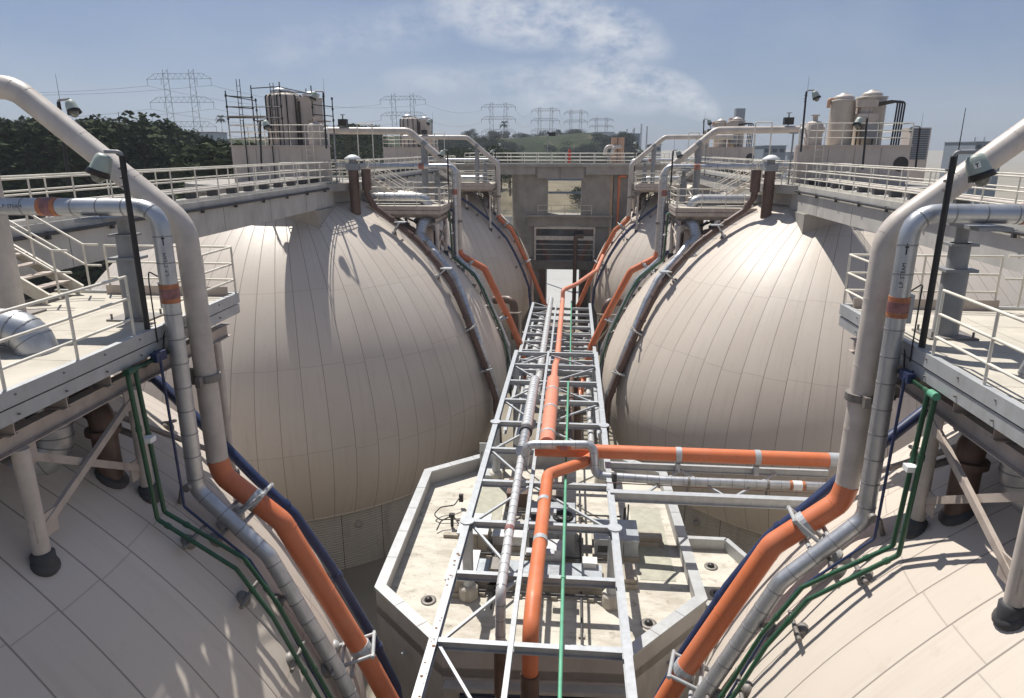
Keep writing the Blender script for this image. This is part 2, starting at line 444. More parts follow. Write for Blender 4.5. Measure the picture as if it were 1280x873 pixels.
def digester(s, row):
    c = V((s * EX, EY0 + ESP * row, GROUND)); w = f'{ROW[row]} {SIDE[s]}'
    look = {0: 'cream panelled egg tank under the platform at the {} edge', 1: 'big cream panelled egg tank, second back in the {} row',
            2: 'farthest cream egg tank of the {} row, beside the concrete pier'}[row].format(SIDE[s])
    t = Thing('egg_digester', look, 'tank', c, 'egg shaped tanks in two rows')
    prof = [(e_r(SKIRT_Z + .0), SKIRT_Z + .0)]
    prof += [(e_r(z), z) for z in [SKIRT_Z + (EAP - SKIRT_Z) * math.sin(math.pi / 2 * i / 56) for i in range(1, 56)]] + [(.02, EAP)]
    mb = MB().lathe(prof, (c.x, c.y, 0), 152)
    mb.ring((c.x, c.y, SKIRT_Z + .06), (0, 0, 1), e_r(SKIRT_Z) - .02, .1, .07, 152)
    t.part('cladding_shell', mb, 'egg_cladding')
    r = e_r(SKIRT_Z) - .12
    b = MB().lathe([(r, GROUND - .3), (r, SKIRT_Z - .04)], (c.x, c.y, 0), 120)
    base = t.part('concrete_base', b, 'ribbed_concrete')
    for k in range(36):
        a = R(10 * k + 4)
        d = V((math.cos(a), math.sin(a), 0))
        t.part('wall_light', MB().lathe([(.17, 0), (.17, .1), (.12, .2), (.03, .24)], V((c.x, c.y, -17.6)) + d * (r - .02), 14, d), 'concrete', base) if (d.x * s < -.2 and k % 2 == 0) else None

# ------------------------------------------------------------------ railings, platforms, stairs
def railing(t, pts, h=1.07, step=1.5, r=.024, parent=None, kick=False, mat='rail_paint', levels=(1.0, .66, .33)):
    "rails along a line of floor points; every post a sub-part"
    pts = [V(p) for p in pts]; mb = MB()
    for lv in levels:
        mb.tube([p + V((0, 0, h * lv)) for p in pts], r, 8)
    if kick:
        for a, b in zip(pts, pts[1:]): mb.bar(a + V((0, 0, .06)), b + V((0, 0, .06)), .012, .11)
    rl = t.part('railing', mb, mat, parent)
    for a, b in zip(pts, pts[1:]):
        L = (b - a).length; n = max(1, round(L / step))
        for i in range(n):
            p = a + (b - a) * (i / n)
            t.part('post', MB().cyl(p - V((0, 0, .02)), p + V((0, 0, h)), r * .95, n=8), mat, rl)
    p = pts[-1]; t.part('post', MB().cyl(p - V((0, 0, .02)), p + V((0, 0, h)), r * .95, n=8), mat, rl)
    return rl

PZ = -3.1
def platform(s, row):
    Y = ESP * row; y0 = 6.4 if row == 0 else 8.0; y1 = 14.2; x0, x1 = 6.42, 10.7
    w = f'{ROW[row]} {SIDE[s]}'
    t = Thing('pipe_platform', f'concrete floored steel platform with cream railings on the {w} egg tank', 'platform', (s * 8, Y + 11, -5), 'platforms on the tanks')
    P = lambda ax, y, z: V((s * ax, ym(y, row), z))
    d = MB()
    # floor in slabs with narrow joints, a ragged cut round the shell
    ys = [y0, 9.3, 11.0, 12.7, y1]
    for a, b in zip(ys, ys[1:]):
        d.bb(s * (x0 + .1), s * 8.4, ym(a + .006, row), ym(b - .006, row), PZ - .12, PZ)
        d.bb(s * 8.412, s * x1, ym(a + .006, row), ym(b - .006, row), PZ - .12, PZ)
    t.part('deck', d, 'deck_concrete')
    e = MB()
    for z, h in ((PZ - .05, .22), (PZ - .29, .20)):
        e.bb(s * (x0 - (.02 if z > PZ - .1 else 0)), s * (x0 + .085), ym(y0, row), ym(y1, row), z - h / 2, z + h / 2)
        e.bb(s * (x0 + .09), s * x1, ym(y0 - .03, row), ym(y0 + .05, row), z - h / 2, z + h / 2)
        e.bb(s * (x0 + .09), s * x1, ym(y1 - .05, row), ym(y1 + .03, row), z - h / 2, z + h / 2)
    ed = t.part('edge_channel', e, 'trim_metal' if row == 0 else 'beige_steel')
    bo = MB()
    y = y0 + .6
    while y < y1:
        for z in (PZ - .02, PZ - .3): bo.cyl(P(x0 - .035, y, z), P(x0 - .005, y, z), .016, n=8)
        y += .9
    t.part('bolt', bo, 'weathered_steel', ed)
    j = MB()
    y = y0 + .5
    while y < y1 - .3:
        j.ibeam(P(x0 + .1, y, PZ - .5), P(x1, y, PZ - .5), .14, .24); y += 1.0
    t.part('floor_joist', j, 'beige_steel')
    g = MB()
    for ax in (6.75, 9.6):
        g.ibeam(P(ax, y0 + .05, PZ - .77), P(ax, y1 - .05, PZ - .77), .2, .28)
    t.part('girder', g, 'beige_steel')
    legs = [(6.68, 8.1), (6.68, 10.6), (6.72, 13.6), (8.9, 8.1), (8.9, 13.6)]
    for ax, ly in legs:
        b = surf(ax, ly, s, row); n = snorm(b, s, row)
        lg = t.part('leg', MB().cyl(b - V((0, 0, .1)), P(ax, ly, PZ - .91), .115 if ly < 13 else .09, n=16), 'cream_paint')
        m = MB(); pad(m, b, n, .2); m.lathe([(.16, 0), (.16, .2), (.125, .23)], b, 16, (0, 0, 1))
        t.part('foot_flange', m, 'dark_rubber', lg)
    def zb(ax, y, up): return P(ax, y, surf(ax, y, s, row).z + .55) if not up else P(ax, y, PZ - 1.0)
    for (a, ya), (b, yb) in (((6.68, 8.1), (6.68, 10.6)),):
        for p, q, o in ((zb(a, ya, 1), zb(b, yb, 0), .05), (zb(b, yb, 1), zb(a, ya, 0), -.05)):
            O = V((s * o, 0, 0))
            br = t.part('brace', MB().bar(p + O, q + O, .07, .12), 'beige_steel')
            for e_, dd in ((p, (q - p).normalized()), (q, (p - q).normalized())): t.part('gusset', MB().box(e_ + dd * .12 + O, (.03, .42, .36)), 'beige_steel', br)
    t.part('brace', MB().cyl(zb(6.72, 13.4, 0), P(8.2, 10.6, PZ - 1.0), .06, n=10), 'weathered_steel')
    t.part('brace', MB().cyl(zb(6.68, 10.6, 0) + V((0, 0, .6)), P(8.9, 10.6, PZ - .9), .06, n=10), 'weathered_steel')
    fl = lambda ax, y: P(ax, y, PZ)
    railing(t, [fl(x0 + .03, y0 + .04), fl(x0 + .03, 10.55)], step=1.5)
    railing(t, [fl(x0 + .03, 11.75), fl(x0 + .03, y1 - .04), fl(9.35, y1 - .04)], step=1.5)
    if row: railing(t, [fl(x0 + .1, y0 + .04), fl(10.3, y0 + .04), fl(10.3, y0 + 1.2)], step=1.25)
    kb = MB(); kb.bb(s * (x0 + .2), s * 9.4, ym(y1 - .12, row), ym(y1 - .06, row), PZ + .003, PZ + .2)
    t.part('kerb', kb, 'beige_steel')

def stair(s, row):
    Y = ESP * row
    t = Thing('steel_stair', f'cream steel stair climbing from the {ROW[row]} {SIDE[s]} platform to the bridge', 'stairs', (s * 10.3, Y + 13, PZ), 'stairs beside the platforms')
    a, b = V((s * 9.9, ym(12.95, row), PZ)), V((s * 12.0, ym(12.95, row), -1.72)); W = V((0, 1.0, 0))
    for o in (V((0, 0, 0)), W):
        t.part('stringer', MB().bar(a + o + V((0, 0, .1)), b + o, .06, .26), 'rail_paint')
    for i in range(1, 7):
        p = a + (b - a) * (i / 7)
        t.part('tread', MB().bb(p.x - .14, p.x + .14, p.y + .04, p.y + .96, p.z + .1, p.z + .14), 'beige_steel')
    for o in (V((0, .04, 0)), W - V((0, .04, 0))):
        A, B = a + o + V((s * -.25, 0, .12)), b + o + V((0, 0, .12))
        mb = MB()
        for lv in (1.0, .55):
            mb.tube([A + V((s * -.35, 0, lv)), A + V((0, 0, lv)), B + V((0, 0, lv))], .024, 8)
        rl = t.part('railing', mb, 'rail_paint')
        for k in (0, .5, 1):
            p = A + (B - A) * k; t.part('post', MB().cyl(p, p + V((0, 0, 1.0)), .023, n=8), 'rail_paint', rl)

# ------------------------------------------------------------------ lamps
def lamp_post(base, h, arm, label, whip=.7, r=.045, size=1.0, sign=None, lean=(0, 0), group='area lamps on black poles'):
    "black pole with a short arm, bell shaped lamp, dark visor and glass bowl; arm = offset of the lamp head from the pole"
    base = V(base); t = Thing('lamp_post', label, 'lamp', base, group)
    top = base + V((lean[0], lean[1], h)); arm = V(arm)
    t.part('pole', MB().cyl(base, top, r, r * .9, n=12), 'black_paint')
    t.part('antenna', MB().cyl(top - V((0, 0, .25)) + V((r, 0, 0)), top + V((r, 0, whip)), .010, .005, n=6), 'black_paint')
    hp = top + arm + V((0, 0, .02))
    path = fillet([top - V((0, 0, .1)), top + V((0, 0, .06)), hp + V((0, 0, .05))], .08)
    t.part('arm', MB().tube(path, r * .65, 8), 'grey_paint')
    tilt = (V((0, 0, -1)) + arm.normalized() * .38 + V((0, -.12, 0))).normalized()
    S = size
    q = [(.03, 0), (.09, .0), (.125, .04), (.145, .13), (.16, .24), (.165, .27)]
    hd = t.part('lamp_housing', MB().lathe([(r_ * S, z * S) for r_, z in q], hp, 24, tilt), 'lamp_shell')
    t.part('visor', MB().lathe([(.166 * S, .27 * S), (.19 * S, .36 * S), (.165 * S, .36 * S), (.15 * S, .272 * S)], hp + arm.normalized() * .018 * S, 24, tilt), 'black_paint')
    t.part('glass_bowl', MB().lathe([(.125 * S, .30 * S), (.12 * S, .38 * S), (.09 * S, .44 * S), (.04 * S, .475 * S), (.004, .48 * S)], hp, 20, tilt), 'lens_glass')
    if r > .03:
        m = MB()
        for k in (.25, .45, .62): m = MB().cyl(base + (top - base) * (1 - k * .25) - V((r, 0, 0)), base + (top - base) * (1 - k * .25) - V((r + .035, 0, 0)), .022, n=10); t.part('clamp_bolt', m, 'weathered_steel')
    if sign:
        view = (V((CAMX, 0, 0)) - hp); ax = tilt
        f = (view - ax * view.dot(ax)).normalized(); sd = f.cross(ax)
        mid = hp + tilt * .15 * S + f * (.15 * S + .012)
        def quad(cx, cy, w, h_, o):
            c = mid - sd * cx - ax * cy + f * o
            m = MB(); 
            vs = [c + sd * a * w / 2 + ax * b * h_ / 2 + f * k for k in (-.004, .004) for a, b in ((-1, -1), (1, -1), (1, 1), (-1, 1))]
            return m.add(vs, [(3, 2, 1, 0), (4, 5, 6, 7), (0, 1, 5, 4), (1, 2, 6, 5), (2, 3, 7, 6), (3, 0, 4, 7)])
        pl = t.part('number_plate', quad(0, 0, .085, .085, 0), 'sign_white', hd)
        lt = quad(0, .022, .046, .012, .007); lt2 = quad(0, -.006, .013, .05, .0075)
        lt.add(lt2.v, lt2.f); t.part('letter', lt, 'black_paint', pl)

# ------------------------------------------------------------------ pipework on each tank
def stand(t, p, s, row, n_off, half=.28, across=V((0, 1, 0)), mat='weathered_steel'):
    "stub foot on the shell with a cross bar that carries a pipe"
    b = p.copy(); n = snorm(b, s, row)
    m = MB(); pad(m, b, n, .15); m.cyl(b, b + n * n_off, .04, n=10)
    a = (across - n * across.dot(n)).normalized()
    m.cyl(b + n * n_off - a * half, b + n * n_off + a * half, .04, n=10)
    return t.part('pipe_support', m, mat)

def gas_pipe(s, row):
    Y = ESP * row; P = lambda x, y, z: V((s * x, ym(y, row), z))
    t = Thing('gas_pipe', f'fat cream pipe bending down and turning orange on the {ROW[row]} {SIDE[s]} egg tank', 'pipe', P(6.1, 12, -6), 'gas pipes climbing the tanks')
    r = .205
    up = [P(15.0, 12, 1.1), P(9.0, 12, 1.06), P(6.15, 12, -1.32), P(6.1, 12, -6.0)]
    mb, path = pipe(up, r, .75, 22)
    for p, d in along(path, 2.4, 1.2): mb.ring(p, d, r - .004, .03, .008, 22)
    for p, d in along(path, 1.15, .5): mb.ring(p, d, r - .006, .012, .009, 22)
    t.part('cream_pipe', mb, 'cream_paint')
    lo = [P(6.1, 12, -6.0), P(6.02, 12, -6.36), P(4.88, 12, -7.34), P(3.28, 12, -10.65), P(2.62, 12, -12.2), P(1.8, 11.9, -14.3), P(1.6, 10.5, -15.0)]
    if row == 1: lo = lo[:2] + [p + V((-s * .32, .25, .12)) for p in lo[2:5]] + lo[5:]
    mb, path = pipe(lo, r + .002, .5, 22)
    for p, d in along(path, 1.6, .45): mb.ring(p, d, r - .004, .02, .011, 22)
    lp = t.part('orange_pipe', mb, 'orange_paint')
    # strap on the riser
    m = MB(); q = P(6.08, 12, -4.25)
    m.ring(q, (0, 0, 1), r, .14, .03, 20); m.box(q + V((s * .36, 0, 0)), (.22, .14, .3)); m.box(q + V((0, -.33, 0)), (.1, .12, .2))
    m.bar(q + V((s * .4, 0, 0)), P(6.7, 12.0, -4.25), .1, .1); m.bar(P(6.7, 12, -4.25), P(6.7, 12, -3.9), .1, .1)
    t.part('clamp', m, 'weathered_steel')
    for (ax, z) in ((5.42, -6.88), (3.42, -10.36)):
        q = P(ax, 12.02, z); b = surf(ax + .2, 12.02, s, row); n = snorm(b, s, row)
        d = (P(4.88, 12, -7.34) - P(6.02, 12, -6.36)).normalized() if ax > 5 else (P(3.28, 12, -10.65) - P(4.88, 12, -7.34)).normalized()
        m = MB(); m.ring(q, d, r, .2, .025, 20); cl = t.part('clamp', m, 'galvanised')
        m = MB(); a = d.cross(n).normalized(); hi = n * (r + .07)
        for k in (-.2, .2): m.cyl(q + d * k - hi - a * .62, q + d * k - hi + a * .55, .045, n=10)
        m.cyl(q + hi - a * .5, q + hi + a * .46, .04, n=10)
        for e in (-.42, .38):
            m.cyl(q + a * e + hi * 1.15, q + a * e - hi * 1.6, .04, n=10)
            f = q + a * e; m.cyl(f - hi, f - n * .75, .05, n=10); pad(m, f - n * .62, n, .16)
        t.part('support_frame', m, 'trim_metal', cl)

def steam_pipe(s, row):
    Y = ESP * row; P = lambda x, y, z: V((s * x, ym(y, row), z))
    t = Thing('steam_pipe', f'silver lagged steam pipe with orange tape bands on the {ROW[row]} {SIDE[s]} egg tank', 'pipe', P(6.2, 11.2, -6), 'lagged steam pipes')
    r = .15
    pts = [P(13.4, 11.3, -.96), P(6.18, 11.3, -.96), P(6.18, 11.3, -6.3), P(4.84, 11.2, -7.6), P(3.6, 11.2, -10.3), P(2.95, 11.1, -11.9), P(2.9, 11, -15)]
    mb, path = pipe(pts, r, .42, 20, seams=.46)
    t.part('lagging', mb, ('aluminium', 'seam_metal'))
    hx = 8.15 if s < 0 else 7.95
    bands = [(P(hx, 11.3, -.96), V((1, 0, 0))), (P(6.185, 11.3, -2.45), V((0, 0, 1)))]
    for p, d in bands:
        t.part('tape_band', MB().ring(p, d, r - .002, .34, .014, 20), 'tape_orange')
        t.part('tape_legend', MB().ring(p, d, r + .009, .17, .007, 20), 'tape_purple')
    if row < 2:
        view = (V((CAMX, 0, 0)) - P(6.18, 11.3, -2)).normalized()
        t.part('pipe_legend', wrap_text('L.P. STEAM', P(6.18, 11.3, -1.92), (0, 0, 1), view, r, .085), 'black_paint')
        t.part('flow_arrow', wrap_arrow(P(6.18, 11.3, -1.5), (0, 0, 1), view, r, .18), 'black_paint')
        v2 = (V((CAMX, 0, .0)) - P(hx + .6, 11.3, -.9)).normalized()
        t.part('pipe_legend', wrap_text('L.P. STEAM', P(hx + .62, 11.3, -.96), (1, 0, 0), v2, r, .09), 'black_paint')
        t.part('flow_arrow', wrap_arrow(P(hx + 1.12, 11.3, -.96), (-1, 0, 0), v2, r, .15, .02), 'black_paint')
    for ax, y in ((5.75, 10.95), (4.75, 11.15), (3.9, 11.15)):
        b = surf(ax, y, s, row); stand(t, b, s, row, .2, .3)
    # knuckle bracket at the lower elbow
    m = MB(); q = P(6.15, 11.2, -6.2); m.cyl(q + V((0, -.3, .12)), q + V((0, -.22, .12)), .075, n=12); m.cyl(q + V((s * .1, -.26, .1)), q + V((s * .3, -.1, -.35)), .045, n=10)
    t.part('elbow_bracket', m, 'weathered_steel')

def small_pipes(s, row):
    Y = ESP * row; P = lambda x, y, z: V((s * x, ym(y, row), z)); w = f'{ROW[row]} {SIDE[s]} egg tank'
    for k, (dy, dz, word) in enumerate(((0, 0, 'inner'), (.21, .02, 'outer'))):
        t = Thing('green_pipe', f'thin green water line, {"nearer" if k == 0 else "farther"} of the pair down the {w}', 'pipe', P(6.2, 10.1, -6), 'green lines on the tanks')
        o = .03 * k
        pts = [P(6.33, 11.6, -3.5 - .03), P(6.33, 10.05 + dy, -3.53), P(6.2, 10.05 + dy, -6.22 + o), P(4.96, 10.2 + dy * 1.4, -7.24 + o), P(4.38, 10.2 + dy * 1.4, -8.2), P(3.25, 10.2 + dy * 1.4, -10.9), P(2.75, 10.2 + dy, -13), P(2.7, 10.2 + dy, -15)]
        mb, path = pipe(pts, .039, .12, 10)
        for p, d in along(path, 1.9, .6): mb.ring(p, d, .037, .09, .014, 10)
        t.part('line', mb, 'green_paint')
        if k == 0:
            m = MB().cyl(P(6.33, 10.02, -3.53), P(6.33, 10.2, -3.53), .062, n=12)
            t.part('tee_fitting', m, 'pale_green_paint' if s > 0 else 'green_paint')
            m = MB(); m.box(P(6.2, 10.15, -4.75), (.16, .16, .09)); t.part('tag_collar', m, 'sign_white')
            for ax in (5.9, 5.0, 4.2, 3.55):
                stand(t, surf(ax, 10.35, s, row), s, row, .16, .42)
    t = Thing('blue_pipe', f'thin blue line running beside the green pair on the {w}', 'pipe', P(6.1, 10.75, -6), 'thin blue lines on the tanks')
    mb, path = pipe([P(6.45, 11.0, -3.45), P(6.25, 10.85, -3.45), P(6.15, 10.78, -6.38), P(5.0, 10.78, -7.45), P(4.7, 10.76, -8.0), P(3.8, 10.7, -10.2), P(3.0, 10.6, -12.0), P(2.8, 10.6, -15)], .026, .1, 8)
    t.part('line', mb, 'blue_paint')
    m = MB().box(P(6.3, 10.9, -3.5), (.12, .3, .16)); t.part('valve', m, 'blue_paint')
    t = Thing('drain_pipe', f'fat dark blue pipe curving over the shell behind the orange pipe, {w}', 'pipe', P(7, 13.5, -6.5), 'dark blue pipes on the tanks')
    mb, path = pipe([P(9.3, 14.0, -4.35), P(8.3, 13.8, -5.05), P(6.95, 13.5, -6.2), P(6.05, 13.4, -7.15), P(5.25, 13.4, -8.0), P(4.5, 13.4, -9.3), P(3.65, 13.4, -11.1), P(3.1, 13.4, -12.6), P(2.9, 13.3, -15)], .115, .8, 14)
    for p, d in along(path, 2.1, 1.0): mb.ring(p, d, .112, .13, .03, 14)
    t.part('line', mb, 'blue_paint')
    for ax in (8.0, 6.0, 4.4): stand(t, surf(ax, 13.4, s, row), s, row, .16, .22)

def hot_pipe(s, row):
    "big lagged elbow on the platform floor, dropping through it and turning back over the shell"
    Y = ESP * row; P = lambda x, y, z: V((s * x, ym(y, row), z)); w = f'{ROW[row]} {SIDE[s]}'
    t = Thing('lagged_pipe', f'fat silver segmented elbow lying on the {w} platform floor', 'pipe', P(7.7, 9.6, PZ), 'fat lagged pipes on the platforms')
    mb, path = pipe([P(11.6, 9.75, -2.72), P(7.55, 9.75, -2.72), P(7.55, 9.7, -4.95), P(8.6, 8.9, -5.0), P(10.2, 7.7, -4.6)], .30, .5, 22, seams=.16 if row == 0 else .3)
    t.part('lagging', mb, ('aluminium', 'seam_metal'))
    m = MB(); m.ring(P(7.55, 9.75, -4.1), (0, 0, 1), .3, .12, .05, 20); t.part('clamp', m, 'dark_rubber')
    t = Thing('brown_pipe', f'dark brown upright pipe with flanged foot under the {w} platform', 'pipe', P(7.2, 10.4, -5.4), 'brown uprights under the platforms')
    b = surf(7.15, 10.35, s, row)
    mb, path = pipe([b, V((b.x, b.y, b.z + 1.2)), V((b.x + s * .9, b.y + .3, b.z + 1.9))], .21, .3, 16)
    mb.ring(b + V((0, 0, .9)), (0, 0, 1), .21, .1, .08, 16)
    t.part('upright', mb, 'brown_paint')
    m = MB(); pad(m, b, snorm(b, s, row), .3); t.part('foot_flange', m, 'dark_rubber')
    m = MB(); c = surf(8.1, 9.6, s, row)
    t = Thing('pipe_stub', f'small grey stub post on the shell beneath the {w} platform', 'support', c, 'stub posts under the platforms')
    m.cyl(c, c + V((0, 0, .8)), .06, n=10); t.part('post', m, 'galvanised'); m = MB(); pad(m, c, snorm(c, s, row), .2); t.part('foot_flange', m, 'dark_rubber')

def columns(s, row):
    Y = ESP * row; P = lambda x, y, z: V((s * x, ym(y, row), z)); w = f'{ROW[row]} {SIDE[s]}'
    t = Thing('pipe_column', f'grey steel column with bolted head holding the steam pipe on the {w} platform', 'column', P(7.35, 12.0, PZ), 'grey columns under the steam pipes')
    x, y = 7.35, 12.0
    t.part('shaft', MB().cyl(P(x, y, PZ), P(x, y, -1.95), .2, n=18), 'grey_paint')
    t.part('head', MB().cyl(P(x, y, -1.95), P(x, y, -1.5), .16, n=16).bb(s * (x - .26), s * (x + .26), ym(y - .2, row), ym(y + .22, row), -1.97, -1.92).bb(s * (x - .22), s * (x + .22), ym(y - .16, row), ym(y + .18, row), -1.54, -1.5).cyl(P(x, y, -1.5), P(x, y, -1.2), .1, n=12).bb(s * (x - .25), s * (x + .25), ym(y - .9, row), ym(y + .18, row), -1.21, -1.15), 'grey_paint')
    m = MB(); m.bb(s * (x - .4), s * (x + .4), ym(y - .32, row), ym(y + .32, row), PZ + .002, PZ + .035)
    for a in (-.33, .33):
        for b in (-.25, .25): m.cyl(P(x + a, y + b, PZ + .03), P(x + a, y + b, PZ + .13), .02, n=8)
    t.part('base_plate', m, 'weathered_steel')
    ax = 9.9 if row == 0 else 8.1; yy = 12.0
    t = Thing('pipe_column', f'thick cream column carrying the fat gas pipe over the {w} platform' if row == 0 else f'grey column carrying the level gas pipe over the {w} platform', 'column', P(ax, yy, PZ), 'columns under the gas pipes')
    top = .82 if ax > 9 else .06
    t.part('shaft', MB().cyl(P(ax, yy, PZ), P(ax, yy, top), .24 if row == 0 else .2, n=18), 'cream_paint' if row == 0 else 'grey_paint')
    m = MB(); m.ring(P(ax, yy, 1.08 if ax > 9 else .32), V((1, 0, 0)) if ax > 9 else V((s * .77, 0, .64)), .203, .3, .02, 18); t.part('saddle', m, 'grey_paint')
    m = MB().bb(s * (ax - .4), s * (ax + .4), ym(yy - .4, row), ym(yy + .4, row), PZ + .002, PZ + .04); t.part('base_plate', m, 'weathered_steel')
    # instrument box with cables beside the lamp pole
    t = Thing('junction_box', f'small grey cable box on the inner rail of the {w} platform', 'box', P(6.45, 11.6, -2.6), 'cable boxes on the platforms')
    t.part('enclosure', MB().bb(s * 6.4, s * 6.52, ym(11.5, row), ym(11.72, row), -2.78, -2.3), 'unit_grey')
    mb, _ = pipe([P(6.46, 11.6, -2.78), P(6.46, 11.6, -3.0), P(6.4, 11.3, -3.2), P(6.35, 11.1, -3.6)], .014, .1, 6)
    t.part('cable', mb, 'black_paint')
    t.part('cable', pipe([P(6.46, 11.65, -2.3), P(6.46, 11.2, -2.05), P(6.38, 11.05, -2.2), P(6.38, 11.05, -3.3)], .012, .1, 6)[0], 'black_paint')

def vents(s, row):
    Y = ESP * row; P = lambda x, y, z: V((s * x, y + Y, z)); w = f'{ROW[row]} {SIDE[s]} egg tank'
    b = surf(10.75, 6.4, s, row)
    t = Thing('vent_stack', f'brown vent stack with white conical cap at the top of the {w}', 'vent', b, 'capped vents')
    t.part('stack', MB().cyl(P(10.75, 6.4, b.z - .1), P(10.75, 6.4, -1.05), .27, n=18).ring(P(10.75, 6.4, -1.9), (0, 0, 1), .27, .06, .03), 'brown_paint')
    t.part('collar', MB().bb(s * 10.45, s * 11.05, Y + 6.1, Y + 6.7, -1.05, -.72).cyl(P(10.75, 6.4, -.72), P(10.75, 6.4, -.5), .2, n=14), 'grey_paint')
    t.part('cap', MB().lathe([(.42, -.5), (.42, -.44), (.16, -.28), (.01, -.26)], P(10.75, 6.4, 0), 24), 'sign_white')
    t = Thing('overflow_pipe', f'long dark brown pipe sweeping down the front flank of the {w}', 'pipe', P(9, 6.6, -3.5), 'brown sweeping pipes')
    mb, path = pipe([P(10.1, 6.5, -1.0), P(10.1, 6.5, -2.3), P(9.75, 6.6, -3.0), P(8.55, 6.5, -3.85), P(7.35, 6.3, -4.78), P(6.35, 5.9, -5.8), P(5.45, 5.6, -6.95), P(4.55, 4.95, -8.75), P(3.65, 4.55, -11.0), P(3.0, 4.4, -12.95), P(2.85, 4.4, -16)], .16, .6, 16)
    for p, d in along(path, 1.35, .5): mb.ring(p, d, .157, .12, .035, 16)
    mb.cyl(P(10.1, 6.5, -2.1), P(10.1, 6.5, -1.0), .25, n=16)
    t.part('line', mb, 'brown_paint')
    for ax, y in ((8.75, 6.55), (6.3, 5.85), (4.6, 4.95), (3.8, 4.6)):
        p = surf(ax, y, s, row); n = snorm(p, s, row); st = stand(t, p, s, row, .42, .45)
        m = MB(); m.box(p + n * .75, (.6, .45, .06)) if ax > 6 else m.cyl(p, p + n * .3, .05, n=8)
        m.bar(p + V((0, -.35, .0)), p + n * .72 + V((0, -.25, 0)), .1, .08)
        t.part('support_bracket', m, 'galvanised', st)
    t = Thing('lagged_pipe', f'silver lagged pipe with bulging elbow beside the brown pipe on the {w}', 'pipe', P(7, 7.5, -5), 'lagged pipes on the flanks')
    mb, path = pipe([P(6.9, 9.3, -4.3), P(7.1, 8.7, -3.95), P(7.45, 8.1, -3.95), P(7.6, 7.75, -4.6), P(7.25, 7.35, -5.05)], .30, .4, 18, seams=.15)
    t.part('elbow_lagging', mb, ('aluminium', 'seam_metal'))
    mb, path = pipe([P(7.2, 7.6, -4.85), P(6.6, 6.95, -5.5), P(5.5, 6.55, -6.72), P(4.9, 6.0, -7.8), P(3.95, 5.05, -10.05), P(3.05, 4.85, -12.7), P(2.9, 4.85, -16)], .20, .5, 18, seams=.55)
    t.part('lagging', mb, ('aluminium', 'seam_metal'))

def drum(s):
    t = Thing('neck_drum', f'fat pale drum neck between shell and floor under the middle {SIDE[s]} platform', 'drum', (s * 7.7, 39.6, -5), 'drum necks')
    t.part('drum', MB().cyl((s * 7.7, 39.6, e_z(8) - .5), (s * 7.7, 39.6, PZ - .5), .5, n=24), 'beige_steel')
    t.part('flange', MB().ring((s * 7.7, 39.6, -4.1), (0, 0, 1), .5, .1, .08, 24), 'dark_rubber')
    t = Thing('valve_tree', f'dark valve cluster beside the drum under the middle {SIDE[s]} platform', 'valve', (s * 8.6, 38.6, -4.5), 'valve clusters')
    t.part('body', MB().cyl((s * 8.5, 38.4, e_z(7.2) - .1), (s * 8.5, 38.4, -3.75), .09, n=12).box((s * 8.5, 38.4, -4.1), (.34, .26, .2)), 'black_paint')
    t.part('branch', pipe([(s * 8.5, 38.4, -4.25), (s * 8.0, 38.1, -4.3), (s * 7.9, 38.0, -5.1)], .11, .2, 12)[0], 'brown_paint')
    t.part('handwheel', MB().ring((s * 8.5, 38.4, -3.75), (0, 0, 1), .14, .03, .03, 14), 'black_paint')
drum(-1); drum(1)
# ------------------------------------------------------------------ egg tops: ring slab, house, bridges
DZ = -1.72
def tank_top(s, row):
    Y = ESP * row; c = V((s * EX, EY0 + Y, 0)); w = f'{ROW[row]} {SIDE[s]} egg tank'
    t = Thing('top_walkway', f'round concrete walkway with cream railing capping the {w}', 'walkway', (c.x, c.y, DZ), 'round walkways on the tanks')
    mb = MB().lathe([(4.4, -2.75), (4.4, -2.15), (5.0, -2.13), (5.0, DZ)], c, 64, smooth=False)
    t.part('slab', mb, 'concrete')
    pts = []
    for k in range(0, 20):
        a = R(-75 + 150 * k / 19); p = V((c.x - s * 4.9 * math.cos(a), c.y + 4.9 * math.sin(a), DZ)); pts.append(p)
    railing(t, pts[1:8], step=9); railing(t, pts[11:], step=9)

